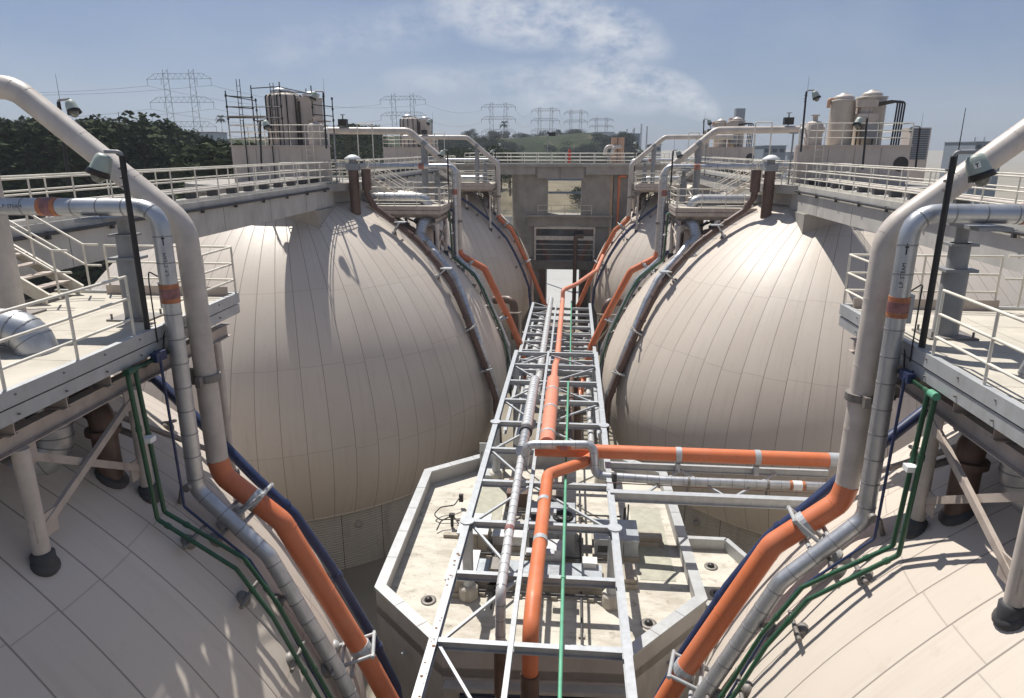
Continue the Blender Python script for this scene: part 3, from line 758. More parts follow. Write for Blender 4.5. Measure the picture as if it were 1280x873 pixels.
def bridge(s, row):
    Y = ESP * row; y0, y1 = Y + 12.4, Y + 37.6; x0, x1 = 11.85, 13.2
    if row == 2: y1 = Y + 15.0
    names = {0: f'long {SIDE[s]} footbridge with cream railings between the nearest and middle tanks', 1: f'far {SIDE[s]} footbridge with cream railings between the middle and farthest tanks', 2: f'short {SIDE[s]} footbridge joining the farthest tank to the cross bridge'}
    t = Thing('footbridge', names[row], 'bridge', (s * 14, (y0 + y1) / 2, DZ), 'concrete footbridges')
    t.part('deck', MB().bb(s * x0, s * x1, y0, y1, DZ - .22, DZ), 'pale_concrete')
    g = MB()
    for x in (x0 + .16, x1 - .16): g.bb(s * (x - .13), s * (x + .13), y0 + .02, y1 - .02, -2.92, DZ - .224)
    n = int((y1 - y0) / 4)
    gi = t.part('girder', g, 'pale_concrete')
    m = MB()
    if y1 - y0 > 8:
        for k in range(1, n): t.part('joint', MB().bb(s * (x0 + .024), s * (x0 + .034), y0 + 4 * k - .012, y0 + 4 * k + .012, -2.9, DZ - .23), 'weathered_steel', gi)
    # dark conduit hung along the deck edge
    cnd = MB().cyl((s * (x0 - .06), y0, DZ - .25), (s * (x0 - .06), y1, DZ - .25), .055, n=10)
    y = y0 + .8
    while y < y1: cnd.box((s * (x0 - .06), y, DZ - .29), (.1, .09, .2)); y += 2.4
    t.part('conduit', cnd, 'dark_rubber')
    if row < 2:
        cb = MB().bb(s * 11.72, s * 13.45, y1 - 4.1, y1 + .6, -4.6, -2.93)
        t.part('saddle_block', cb, 'concrete')
    railing(t, [(s * (x0 + .06), y0 + .1, DZ), (s * (x0 + .06), y1 - .1, DZ)], step=1.45, kick=True)
    railing(t, [(s * (x1 - .06), y0 + .1, DZ), (s * (x1 - .06), y1 - .1, DZ)], step=2.4)
    if y1 - y0 > 8:
        for k, (x, r, z) in enumerate(((12.85, .06, .3),)):
            q = Thing('deck_pipe', f'slim cream pipe on sleepers along the {"near" if row == 0 else "far"} {SIDE[s]} footbridge', 'pipe', (s * x, y0, DZ), 'pipes lying along the footbridges')
            q.part('line', MB().cyl((s * x, y0 + .3, DZ + z), (s * x, y1 - .4, DZ + z), r, n=14), 'cream_paint')
            y = y0 + 1.2
            while y < y1 - .5:
                q.part('sleeper', MB().bb(s * (x - .2), s * (x + .2), y - .1, y + .1, DZ + .002, DZ + z - r), 'dark_rubber'); y += 1.5

def house(s, row):
    Y = ESP * row; c = V((s * 14.6, 8.9 + Y, DZ)); w = f'{ROW[row]} {SIDE[s]} egg tank'
    t = Thing('roof_house', f'low boxy cream plant room with railed roof on the {w}', 'plant room', c, 'plant rooms on the tanks')
    x0, x1, y0, y1, z1 = 11.95, 17.25, 6.2 + Y, 10.4 + Y, .14
    rc = .65 if s > 0 else .25
    poly = [(x0 + rc - rc * math.cos(R(q)), y0 + rc - rc * math.sin(R(q))) for q in range(0, 91, 15)] + [(x1, y0), (x1, y1), (13.7, y1)]
    ins = [(x0 - .06 + .1, y0 + .6), (x0 + .35, y0 - .06), (x1 + .06, y0 - .06), (x1 + .06, y1 + .06), (13.68, y1 + .06)]
    if s < 0: poly = [(-a, b) for a, b in poly][::-1]; ins = [(-a, b) for a, b in ins][::-1]
    wl = t.part('wall', MB().prism(poly, DZ - .3, z1), 'house_wall')
    m = MB()
    for k in range(1, 4):
        x = x0 + .2 + k * 1.25
        t.part('wall_joint', MB().bb(s * (x - .012), s * (x + .012), y0 - .007, y0 + .003, DZ, z1 - .06), 'weathered_steel', wl)
    t.part('roof_slab', MB().prism(ins, z1 + .002, z1 + .07), 'house_wall')
    f = z1 + .07
    railing(t, [(s * 13.75, y1, f), (s * (x0 + .12), y0 + .45, f), (s * (x0 + .4), y0, f), (s * (x1 - .02), y0, f), (s * (x1 - .02), y1, f)], step=1.75, h=1.02)
    lx = 12.9
    m = MB()
    for a in (-.2, .2): m.cyl((s * (lx + a), y0 - .15, DZ + .05), (s * (lx + a), y0 - .15, f + 1.0), .02, n=8)
    for k in range(6): m.cyl((s * (lx - .2), y0 - .15, DZ + .3 * k + .2), (s * (lx + .2), y0 - .15, DZ + .3 * k + .2), .016, n=6)
    t.part('ladder', m, 'rail_paint' if row else 'brown_paint')
    ax = 16.9 if s > 0 else 12.6
    if not (row == 1 and s < 0):
        t.part('porthole', MB().cyl((s * ax, y0 - .02, -.7), (s * ax, y0 + .03, -.7), .36, n=24), 'black_paint', wl)
    # plant on the roof
    q = Thing('scrubber_tank', f'small beige canister tank on the plant room roof of the {w}', 'tank', (s * 12.8, y0 + .9, f), 'canister tanks')
    q.part('vessel', MB().lathe([(.42, 0), (.42, .95), (.3, 1.12), (.12, 1.15), (.12, 1.38), (.2, 1.4), (.2, 1.45)], (s * 12.85, y0 + .8, f), 22), 'house_wall')
    q.part('side_pipe', pipe([(s * 12.5, y0 + .8, f + .8), (s * 12.2, y0 + .8, f + .8), (s * 12.2, y0 + .8, f)], .06, .1, 10)[0], 'white_cladding')
    q.part('leg', MB().bb(s * 12.5, s * 13.2, y0 + .45, y0 + 1.15, f - .06, f + .003), 'weathered_steel')

def roof_plant_left(row):
    s = -1; Y = ESP * row; f = .21; y0 = 6.2 + Y
    w = f'{ROW[row]} left plant room'
    c = V((-15.05, y0 + 2.3, f))
    t = Thing('scrubber_vessel', f'round dark lidded vessel ringed by black pipes on the {w}', 'tank', c, 'vessels on the left plant rooms')
    t.part('vessel', MB().lathe([(.95, 0), (.95, 2.55), (.9, 2.66), (.5, 2.75), (.2, 2.78)], c, 28), 'house_wall')
    for k in range(7):
        a = R(185 + 28 * k); p = c + V((1.02 * math.cos(a), 1.02 * math.sin(a), 0))
        t.part('riser_pipe', pipe([p, p + V((0, 0, 2.6)), c + V((.35 * math.cos(a), .35 * math.sin(a), 2.82))], .036, .15, 8)[0], 'black_paint')
    t.part('lid', MB().lathe([(.55, 2.79), (.6, 2.9), (.3, 3.05), (.02, 3.08)], c + V((-.3, .3, 0)), 20), 'white_cladding')
    t.part('fan_cap', MB().lathe([(.45, 2.6), (.5, 2.72), (.2, 2.86), (.02, 2.88)], c + V((1.35, .4, 0)), 20), 'white_cladding')
    b = Thing('duct_box', f'tall beige duct box right of the round vessel on the {w}', 'box', (-13.7, y0 + 2.1, f), 'duct boxes')
    b.part('casing', MB().bb(-14.05, -13.15, y0 + 1.7, y0 + 2.9, f, f + 2.45), 'house_wall')
    b.part('cover', MB().bb(-14.1, -13.1, y0 + 1.65, y0 + 2.95, f + 2.452, f + 2.52), 'house_wall')
    b.part('conduit', MB().cyl((-14.0, y0 + 1.62, f), (-14.0, y0 + 1.62, f + 2.3), .05, n=8), 'black_paint')

def roof_plant_right(row):
    Y = ESP * row; f = .21; y0 = 6.2 + Y; w = f'{ROW[row]} right plant room'
    for k, (x, r, h, dy) in enumerate(((14.4, .6, 2.12, 1.6), (15.95, .7, 2.3, 2.1))):
        t = Thing('silo_tank', f'{"left" if k == 0 else "right"} of two tall cream silos with domed caps on the {w}', 'silo', (x, y0 + dy, f), 'silos on the right plant rooms')
        t.part('shell', MB().lathe([(r, 0), (r, h - .04)], (x, y0 + dy, f), 32), 'silo_tan')
        t.part('rim', MB().lathe([(r + .03, h - .038), (r + .05, h + .06), (r - .1, h + .08)], (x, y0 + dy, f), 32), 'silo_tan')
        t.part('dome_cap', MB().lathe([(.46, h + .082), (.5, h + .18), (.36, h + .3), (.2, h + .34), (.19, h + .39), (.02, h + .41)], (x, y0 + dy, f), 28), 'cream_paint')
        if k == 0:
            t.part('vent_elbow', pipe([(x - .4, y0 + dy, f + h + .1), (x - .72, y0 + dy, f + h + .1), (x - .72, y0 + dy, f + h - .3)], .09, .1, 10)[0], 'terracotta_pipe')
    t = Thing('fan_unit', f'stepped beige fan housing in front of the silos on the {w}', 'machine', (15.3, y0 + .8, f), 'fan housings')
    t.part('upper_box', MB().bb(14.75, 15.75, y0 + .7, y0 + 1.3, f + 1.8, f + 2.15), 'beige_steel')
    t.part('neck', MB().bb(15.0, 15.55, y0 + .8, y0 + 1.25, f + 1.5, f + 1.798), 'beige_steel')
    t.part('lower_box', MB().bb(14.85, 15.8, y0 + .6, y0 + 1.35, f + 1.1, f + 1.498), 'beige_steel')
    t.part('motor', MB().bb(15.25, 15.9, y0 + .65, y0 + 1.3, f + .3, f + 1.096), 'grey_paint')
    for a in (15.1, 15.9):
        for b in (.7, 1.25): t.part('leg', MB().cyl((a, y0 + b, f), (a, y0 + b, f + 1.098), .04, n=8), 'brown_paint')
    t = Thing('hose_rack', f'black pipes looping over and down the right side of the silos, {w}', 'pipes', (16.9, y0 + 1.2, f), 'hose racks')
    for k in range(4):
        x = 16.75 + .17 * k; y = y0 + .95 + .12 * k
        t.part('hose', pipe([(15.7 + .1 * k, y, f + 2.0 - .03 * k), (x - .3, y, f + 2.1), (x, y, f + 2.05), (x - .04, y, f)], .045, .15, 8)[0], 'black_paint')

def scaffold():
    Y = ESP; y0 = Y + 6.4; f = .21
    t = Thing('scaffold', 'dark tube scaffold standing round the vessel on the middle left plant room', 'scaffold', (-15.2, y0 + 2, f))
    ups = [(-17.35, 0, 2.75), (-16.5, 1.2, 3.1), (-14.4, 0, 3.15), (-13.1, 1.0, 3.05), (-12.55, 2.6, 2.5), (-17.3, 3.4, 2.6), (-14.3, 3.4, 3.1)]
    for x, dy, h in ups:
        m = MB().cyl((x, y0 + dy, f), (x, y0 + dy, f + h), .032, n=8)
        for z in (1.35, 1.95, 2.5): m.cyl((x, y0 + dy, f + z - .06), (x, y0 + dy, f + z + .06), .06, n=8)
        t.part('standard', m, 'black_paint')
    for (a, b, z) in ((0, 1, 2.5), (0, 1, 1.95), (1, 2, 2.95), (2, 3, 2.7), (0, 2, 1.95), (3, 4, 2.1), (3, 4, 1.6), (0, 5, 2.5), (2, 6, 2.9), (1, 6, 1.3), (0, 2, 1.4)):
        A, B = ups[a], ups[b]
        t.part('ledger', MB().cyl((A[0], y0 + A[1], f + z), (B[0], y0 + B[1], f + z - .03), .026, n=8), 'black_paint')
    for x, h in ((-16.4, 3.2), (-14.95, 1.9)): t.part('standard', MB().cyl((x, y0 - .28, DZ), (x, y0 - .28, DZ + h), .03, n=8), 'black_paint')
    t.part('plank', MB().bb(-17.4, -15.4, y0 - .1, y0 + .5, f + 1.44, f + 1.49), 'plank')
    t.part('plank', MB().bb(-13.3, -12.3, y0 + .8, y0 + 1.5, f + 1.22, f + 1.27), 'plank')
    for x, dy, h in ((-16.85, .5, 3.35), (-15.25, 1.0, 3.2)):
        m = MB()
        for a in (-.09, .09): m.cyl((x + a, y0 + dy, f + .4), (x + a, y0 + dy, f + h), .02, n=6)
        for k in range(9): m.cyl((x - .09, y0 + dy, f + .7 + k * .29), (x + .09, y0 + dy, f + .7 + k * .29), .014, n=6)
        t.part('ladder', m, 'black_paint')

for row in (0, 1, 2):
    for s in (-1, 1):
        digester(s, row); platform(s, row); stair(s, row); gas_pipe(s, row); steam_pipe(s, row); small_pipes(s, row)
        hot_pipe(s, row); columns(s, row); tank_top(s, row); bridge(s, row)
        if row:
            vents(s, row) if row == 1 else None; house(s, row)
            (roof_plant_left if s < 0 else roof_plant_right)(row)
        y = ym(11.0, row)
        lamp_post((s * 6.5, y, PZ - .15), 3.0 + .15, (s * .26, -.04, 0), f'black pole lamp with grey bell shade at the inner edge of the {ROW[row]} {SIDE[s]} platform', whip=.68, r=.05, size=1.0, sign=(row == 0 and s > 0))
scaffold()

def extra_lamps():
    def L(px, py0, py1, Y, arm, label, **k):
        a, b = at(px[1], py1, Y), at(px[0], py0, Y)
        lamp_post(a, b.z - a.z, arm, label, lean=(b.x - a.x, 0), **k)
    L((73, 88), 128, 240, 22.0, (.42, -.05, .02), 'tall black pole lamp on the left footbridge, nearest the trees', whip=.85, r=.06, size=1.15)
    L((325, 327), 152, 212, 34.5, (.3, -.1, 0), 'black pole lamp in front of the scaffolded plant room, head turned right', r=.05, size=1.05)
    L((404, 408), 116, 186, 35.9, (-.4, -.05, .0), 'black pole lamp at the right corner of the scaffolded plant room', r=.05, size=1.05)
    L((1008, 1001), 115, 190, 35.9, (.35, -.05, 0), 'tall black pole lamp at the left corner of the right plant room', r=.05, size=1.05)
    L((1084, 1078), 148, 212, 34.5, (-.35, -.1, 0), 'black pole lamp in front of the silos, head turned left', r=.05, size=1.05)
    L((1150, 1144), 160, 214, 37.0, (-.3, .1, .02), 'thin dark pole with bent top right of the silos', r=.05, size=.6)
    L((880, 879), 150, 176, 66, (.4, 0, 0), 'small pole lamp on the farthest right plant room', r=.06, size=1.2)
    L((540, 540), 150, 172, 66, (-.2, 0, 0), 'slim pole lamp beyond the farthest left plant room', r=.06, size=1.2)
    L((797, 797), 178, 200, 75.5, (-.2, 0, 0), 'slim dark lamp post on the cross bridge, right end', r=.05, size=1.0)
    L((622, 622), 180, 203, 75.5, (.2, 0, 0), 'slim dark lamp post on the cross bridge, left end', r=.05, size=1.0)
extra_lamps()

def gas_details():
    for s, row in ((-1, 1), (1, 1), (-1, 2), (1, 2)):
        Y = ym(12, row); w = f'{ROW[row]} {SIDE[s]}'
        t = Thing('valve_actuator', f'black box actuator on top of the {w} level gas pipe', 'valve', (s * 13.0, Y, 1.3), 'actuators on the gas pipes')
        t.part('body', MB().bb(s * 12.75, s * 13.25, Y - .2, Y + .2, 1.36, 1.75), 'black_paint')
        t.part('stem', MB().cyl((s * 13.0, Y, 1.3), (s * 13.0, Y, 2.0), .04, n=8), 'grey_paint')
        t.part('handwheel', MB().ring((s * 13.0, Y, 2.0), (0, 0, 1), .12, .03, .03, 14), 'grey_paint')
        t = Thing('goal_frame', f'thin cream hoop frame standing by the {w} level gas pipe', 'frame', (s * 11.6, Y - 1.0, DZ), 'hoop frames')
        t.part('hoop', MB().tube(fillet([(s * 11.0, Y - .8, DZ), (s * 11.0, Y - .8, 1.45), (s * 11.9, Y - .8, 1.45), (s * 11.9, Y - .8, DZ)], .05), .035, 8), 'rail_paint')
        t = Thing('marker_post', f'slim grey post with bracket beside the vent of the {w} tank', 'post', (s * 12.2, Y - 4, DZ), 'marker posts')
        t.part('post', MB().cyl((s * 11.75, Y - 5.4, -2.0), (s * 11.75, Y - 5.4, .75), .045, n=8), 'grey_paint')
        t.part('bracket', MB().bb(s * 11.55, s * 11.95, Y - 5.47, Y - 5.33, .752, .82), 'grey_paint')
gas_details()

t = Thing('rusty_post', 'thin rust brown post standing on the nearest left platform floor', 'post', (-8.35, 9.1, PZ))
t.part('post', MB().cyl((-8.35, 9.1, PZ), (-8.35, 9.1, PZ + 1.15), .045, n=10), 'rust')
t.part('base_plate', MB().bb(-8.47, -8.23, 8.98, 9.22, PZ + .002, PZ + .02), 'rust')
# ------------------------------------------------------------------ pipe rack between the rows
RZ = -13.4
TZ, TX = -10.9, 2.2
def rack():
    t = Thing('pipe_rack', 'grey steel lattice pipe rack raised over the flat roof between the tanks', 'pipe rack', (0, 22, -14))
    y0, y1 = 7.7, 36.4
    for x in (-TX, TX): t.part('chord', MB().ibeam((x, y0, TZ), (x, y1, TZ), .2, .26, .02), 'galvanised')
    t.part('chord', MB().ibeam((-.42, y0, TZ + .03), (-.42, y1, TZ + .03), .12, .18), 'galvanised')
    ys = [7.75 + 2.6 * k for k in range(12)]
    ys = [13.0 + 2.62 * k for k in range(-2, 9)] + [36.2]
    for k, y in enumerate(ys):
        for a, b in ((-TX + .11, -.49), (-.35, TX - .11)):
            t.part('cross_beam', MB().ibeam((a, y, TZ - .01), (b, y, TZ - .01), .15, .22), 'galvanised')
    for k in range(len(ys) - 1):
        a, b = (ys[k], ys[k + 1])
        if k % 2: a, b = b, a
        t.part('brace', MB().bar((-TX + .1, a, TZ - .03), (-.45, b, TZ - .03), .07, .07), 'galvanised')
        if k % 2 == 0 or k > 4:
            t.part('brace', MB().bar((TX - .1, a, TZ - .05), (-.4, b, TZ - .05), .07, .07), 'galvanised') if k > 3 else None
    for y in (18.1, 25.9):
        for x in (-TX, TX):
            cl = t.part('column', MB().cyl((x, y, RZ + .01), (x, y, TZ - .13), .17, n=18), 'galvanised')
            t.part('cap_plate', MB().cyl((x, y, TZ + .132), (x, y, TZ + .17), .22, n=20), 'galvanised', cl)
            t.part('collar', MB().lathe([(.3, -13.39), (.3, -13.05), (.27, -12.99), (.2, -12.95)], (x, y, 0), 20), 'roof_membrane', cl)
    for x in (-TX, TX):
        for y in (36.2, 9.0):
            t.part('column', MB().cyl((x, y, GROUND - .1), (x, y, TZ - .13), .17, n=16), 'galvanised')
        t.part('chord', MB().ibeam((x, 29.6, TZ - 1.9), (x, 36.1, TZ - 1.9), .16, .2), 'galvanised')
    rs = random.Random(3); m = MB()
    for k in range(34):
        m.lathe([(.012 + .035 * rs.random() ** 2, 0), (.008, .004)], (-TX + rs.uniform(-.07, .07), 7.9 + 8.5 * rs.random(), TZ + .131), 8)
    t.part('rust_spot', m, 'rust')
    # second, lower rack running on to the cross bridge
    t = Thing('pipe_rack', 'lower grey lattice pipe rack running back to the concrete pier', 'pipe rack', (0, 45, -14))
    z = -12.15; y0, y1 = 36.7, 54.6; X = 2.3
    for zz, ww in ((z, .2), (z - 1.5, .16), (z - 3.2, .16)):
        for x in (-X, X): t.part('chord', MB().ibeam((x, y0, zz), (x, y1, zz), ww, .22), 'galvanised')
    t.part('chord', MB().ibeam((-.42, y0, z + .02), (-.42, y1, z + .02), .12, .18), 'galvanised')
    k = 0; y = y0 + .2
    while y < y1:
        for zz in (z - .01, z - 1.5, z - 3.2):
            t.part('cross_beam', MB().ibeam((-X + .11, y, zz), (X - .11, y, zz), .14, .2), 'galvanised')
        b = (y, y + 2.0) if k % 2 else (y + 2.0, y)
        t.part('brace', MB().bar((-X + .1, b[0], z - .03), (-.45, b[1], z - .03), .07, .07), 'galvanised')
        t.part('brace', MB().bar((X - .1, b[1], z - 1.5), (-X + .1, b[0], z - 1.5), .06, .06), 'galvanised')
        if k % 3 == 0:
            for x in (-X, X): t.part('column', MB().cyl((x, y + .25, GROUND - .1), (x, y + .25, z - .11), .13, n=12), 'galvanised')
        y += 2.0; k += 1
b4 = tops(); rack(); nudge(b4, .15)

def rack_pipes():
    G = 'pipes on the lattice rack'
    # silver, near run
    t = Thing('lagged_pipe', 'slim silver lagged pipe along the left bay of the near rack', 'pipe', (-.85, 18, TZ), G)
    mb, path = pipe([(-.86, 21.9, -10.45), (-.84, 18, -10.45), (-.8, 14.4, -10.45), (-.8, 14.15, -13.9)], .13, .35, 18, seams=.42)
    t.part('lagging', mb, ('white_cladding', 'seam_metal'))
    t.part('tape_band', MB().ring((-.84, 17.2, -10.45), (0, 1, 0), .128, .22, .012, 18), 'tape_purple')
    t.part('sleeve', MB().cyl((-.8, 14.15, -13.3), (-.8, 14.15, -11.9), .15, n=16), 'brown_paint')
    # expansion loop and the crossing line
    t = Thing('steam_pipe', 'silver lagged pipe looping over the rack then crossing to the right', 'pipe', (0, 21.5, TZ), G)
    A, B, C, D = at(655, 582, 21.9), at(659, 556, 21.9), at(742, 556, 21.9), at(745, 598, 21.3)
    pts = [(-.87, 24.5, -10.45), (-.87, 23.0, -10.45), (A.x, 21.95, -10.5)] if False else [(A.x, 21.9, A.z - .15), (B.x - .03, 21.9, B.z), (C.x, 21.9, C.z), (D.x - .03, 21.5, D.z), (4.2, 21.35, D.z), (10.4, 21.35, D.z)]
    mb, path = pipe(pts, .15, .34, 20, seams=.4)
    t.part('lagging', mb, ('aluminium', 'seam_metal'))
    mid = (B + C) / 2
    t.part('tape_band', MB().ring((mid.x + .12, 21.9, B.z), (1, 0, 0), .148, .5, .014, 20), 'tape_orange')
    t.part('tape_legend', MB().ring((mid.x + .12, 21.9, B.z), (1, 0, 0), .159, .25, .007, 20), 'tape_purple')
    t.part('tape_band', MB().ring((8.55, 21.35, D.z), (1, 0, 0), .148, .5, .014, 20), 'tape_orange')
    t.part('pipe_legend', wrap_text('L.P. STEAM', (mid.x - .62, 21.9, B.z), (1, 0, 0), (0, -.7, .6), .15, .12), 'black_paint')
    t.part('tape_legend', MB().ring((8.55, 21.35, D.z), (1, 0, 0), .159, .3, .007, 20), 'sign_white')
    t.part('clamp', MB().ring((2.5, 21.35, D.z), (1, 0, 0), .15, .16, .05, 20).bb(2.42, 2.58, 21.05, 21.2, -11.1, D.z + .3), 'dark_rubber')
    for x in (5.0, 7.6): t.part('hanger', MB().cyl((x, 21.35, D.z - .8), (x, 21.35, D.z - .13), .05, n=8).ring((x, 21.35, D.z), (1, 0, 0), .15, .08, .02, 18), 'weathered_steel')
    t = Thing('lagged_pipe', 'stout silver lagged pipe with capped end behind the loop', 'pipe', (-.85, 27, TZ), G)
    mb, path = pipe([(-.85, 30.6, -10.5), (-.86, 24.6, -10.5)], .22, .4, 20, seams=.3)
    t.part('lagging', mb, ('white_cladding', 'seam_metal'))
    t.part('sleeve', MB().cyl((-.86, 24.62, -10.5), (-.86, 24.3, -10.5), .255, n=18), 'dark_rubber')
    t.part('tail', pipe([(-.86, 24.35, -10.5), (-.88, 22.6, -10.5), (-.9, 22.2, -10.3)], .19, .3, 18, seams=.35)[0], ('aluminium', 'seam_metal'))
    t = Thing('lagged_pipe', 'thin silver lagged pipe on the lower rear rack', 'pipe', (-.8, 50, -12), G)
    t.part('lagging', pipe([(-.85, 31.5, -11.7), (-.85, 54.4, -11.7)], .2, .3, 14, seams=.6)[0], ('white_cladding', 'seam_metal'))
    # orange
    t = Thing('gas_pipe', 'stout faded orange pipe with grey straps along the rack centre', 'pipe', (0, 27, TZ), G)
    t.part('line', pipe([(.02, 30.6, -10.5), (.0, 23.3, -10.5)], .29, .4, 22)[0], 'orange_faded')
    for y in (28.9, 26.7, 24.1): t.part('strap', MB().ring((.01, y, -10.5), (0, 1, 0), .288, .16, .015, 22), 'galvanised')
    t = Thing('gas_pipe', 'slim faded orange pipe running back along the rear rack', 'pipe', (.05, 48, -12), G)
    t.part('line', pipe([(.03, 30.2, -10.62), (.03, 33.5, -10.75), (.06, 37.5, -11.6), (.1, 53.6, -11.6), (.1, 53.9, -10.85), (1.2, 56.0, -10.75), (3.0, 61.5, -10.5), (3.7, 65.0, -9.7)], .17, .4, 16)[0], 'orange_faded')
    for y in (41, 47, 53): t.part('strap', MB().ring((.08, y, -11.6), (0, 1, 0), .168, .12, .015, 16), 'galvanised')
    t = Thing('gas_pipe', 'fat orange pipe crossing level from the rack to the right tank', 'pipe', (5, 22.5, TZ), G)
    mb, path = pipe([(-.25, 22.5, -10.35), (9.9, 22.5, -10.35)], .25, .4, 22)
    t.part('line', mb, 'orange_paint')
    t.part('line', MB().cyl((9.9, 22.5, -10.35), (10.7, 22.5, -10.35), .26, n=22), 'galvanised')
    for x in (4.8, 7.5): t.part('strap', MB().ring((x, 22.5, -10.35), (1, 0, 0), .248, .2, .02, 22).bb(x - .08, x + .08, 22.35, 22.65, -11.0, -10.65), 'galvanised')
    t = Thing('gas_pipe', 'orange pipe elbowing off the crossing line towards the near end of the rack', 'pipe', (0, 17, TZ), G)
    mb, path = pipe([(1.75, 22.35, -10.42), (1.35, 21.8, -10.45), (.12, 20.75, -10.45), (.02, 14.2, -10.45), (.0, 13.4, -10.8), (.0, 13.35, -15.0)], .195, .5, 22)
    t.part('line', mb, 'orange_paint', label='orange line with faded sunlit crown')
    for y in (18.9, 16.7):
        t.part('strap', MB().ring((.07, y, -10.45), (0, 1, 0), .193, .2, .016, 22).bb(-.32, .46, y - .12, y + .12, -10.82, -10.74), 'galvanised')
    t.part('sleeve', MB().cyl((.0, 13.35, -12.6), (.0, 13.35, -11.9), .22, n=18), 'brown_paint')
    # green, white beam
    t = Thing('green_pipe', 'thin green pipe along the right bay of the rack', 'pipe', (.72, 20, TZ), G)
    t.part('line', MB().cyl((.72, 9, -10.68), (.72, 31, -10.68), .045, n=10).ring((.72, 15.4, -10.68), (0, 1, 0), .044, .1, .02, 10), 'pale_green_paint')
    t = Thing('green_pipe', 'thin green pipe on the lower rear rack', 'pipe', (.8, 50, -12), G)
    t.part('line', MB().cyl((.8, 37, -11.9), (.8, 54.6, -11.9), .045, n=8), 'pale_green_paint')
    t = Thing('crossing_beam', 'pale grey steel beam with struts crossing from the rack to the right tank', 'beam', (6, 20.3, TZ))
    t.part('beam', MB().ibeam((TX + .12, 20.3, TZ + .02), (10.0, 20.3, TZ + .02), .24, .34, .022), 'galvanised')
    t.part('beam', MB().ibeam((TX + .12, 22.6, TZ - .02), (10.0, 22.6, TZ - .02), .16, .24, .02), 'galvanised')
    for k, (a, b) in enumerate(((3.4, 4.9), (6.2, 4.9), (6.2, 8.2))):
        t.part('brace', MB().bar((a, 20.45, TZ - .02), (b, 22.5, TZ - .04), .07, .07), 'galvanised')
    t.part('cable', MB().cyl((TX, 20.6, TZ + .32), (10, 20.6, TZ + .24), .018, n=6), 'brown_paint')
    # clutter pipes hanging below the racks
    for k, (x, z, r, mat, wd) in enumerate(((1.3, -15.2, .2, 'rust', 'rust brown'), (-1.6, -13.3, .22, 'white_cladding', 'pale'), (.9, -13.6, .16, 'brown_paint', 'brown'), (-.5, -14.8, .2, 'blue_paint', 'blue'), (2.0, -14.9, .18, 'white_cladding', 'low pale'))):
        t = Thing('rack_pipe', f'{wd} pipe lying under the lattice rack', 'pipe', (x, 45, z), 'pipes under the rack')
        t.part('line', MB().cyl((x, 29.7, z), (x, 54.5, z), r, n=12), mat)
b4 = tops(); rack_pipes(); nudge(b4, .15, 0, ('looping over the rack', 'crossing level', 'crossing from'))

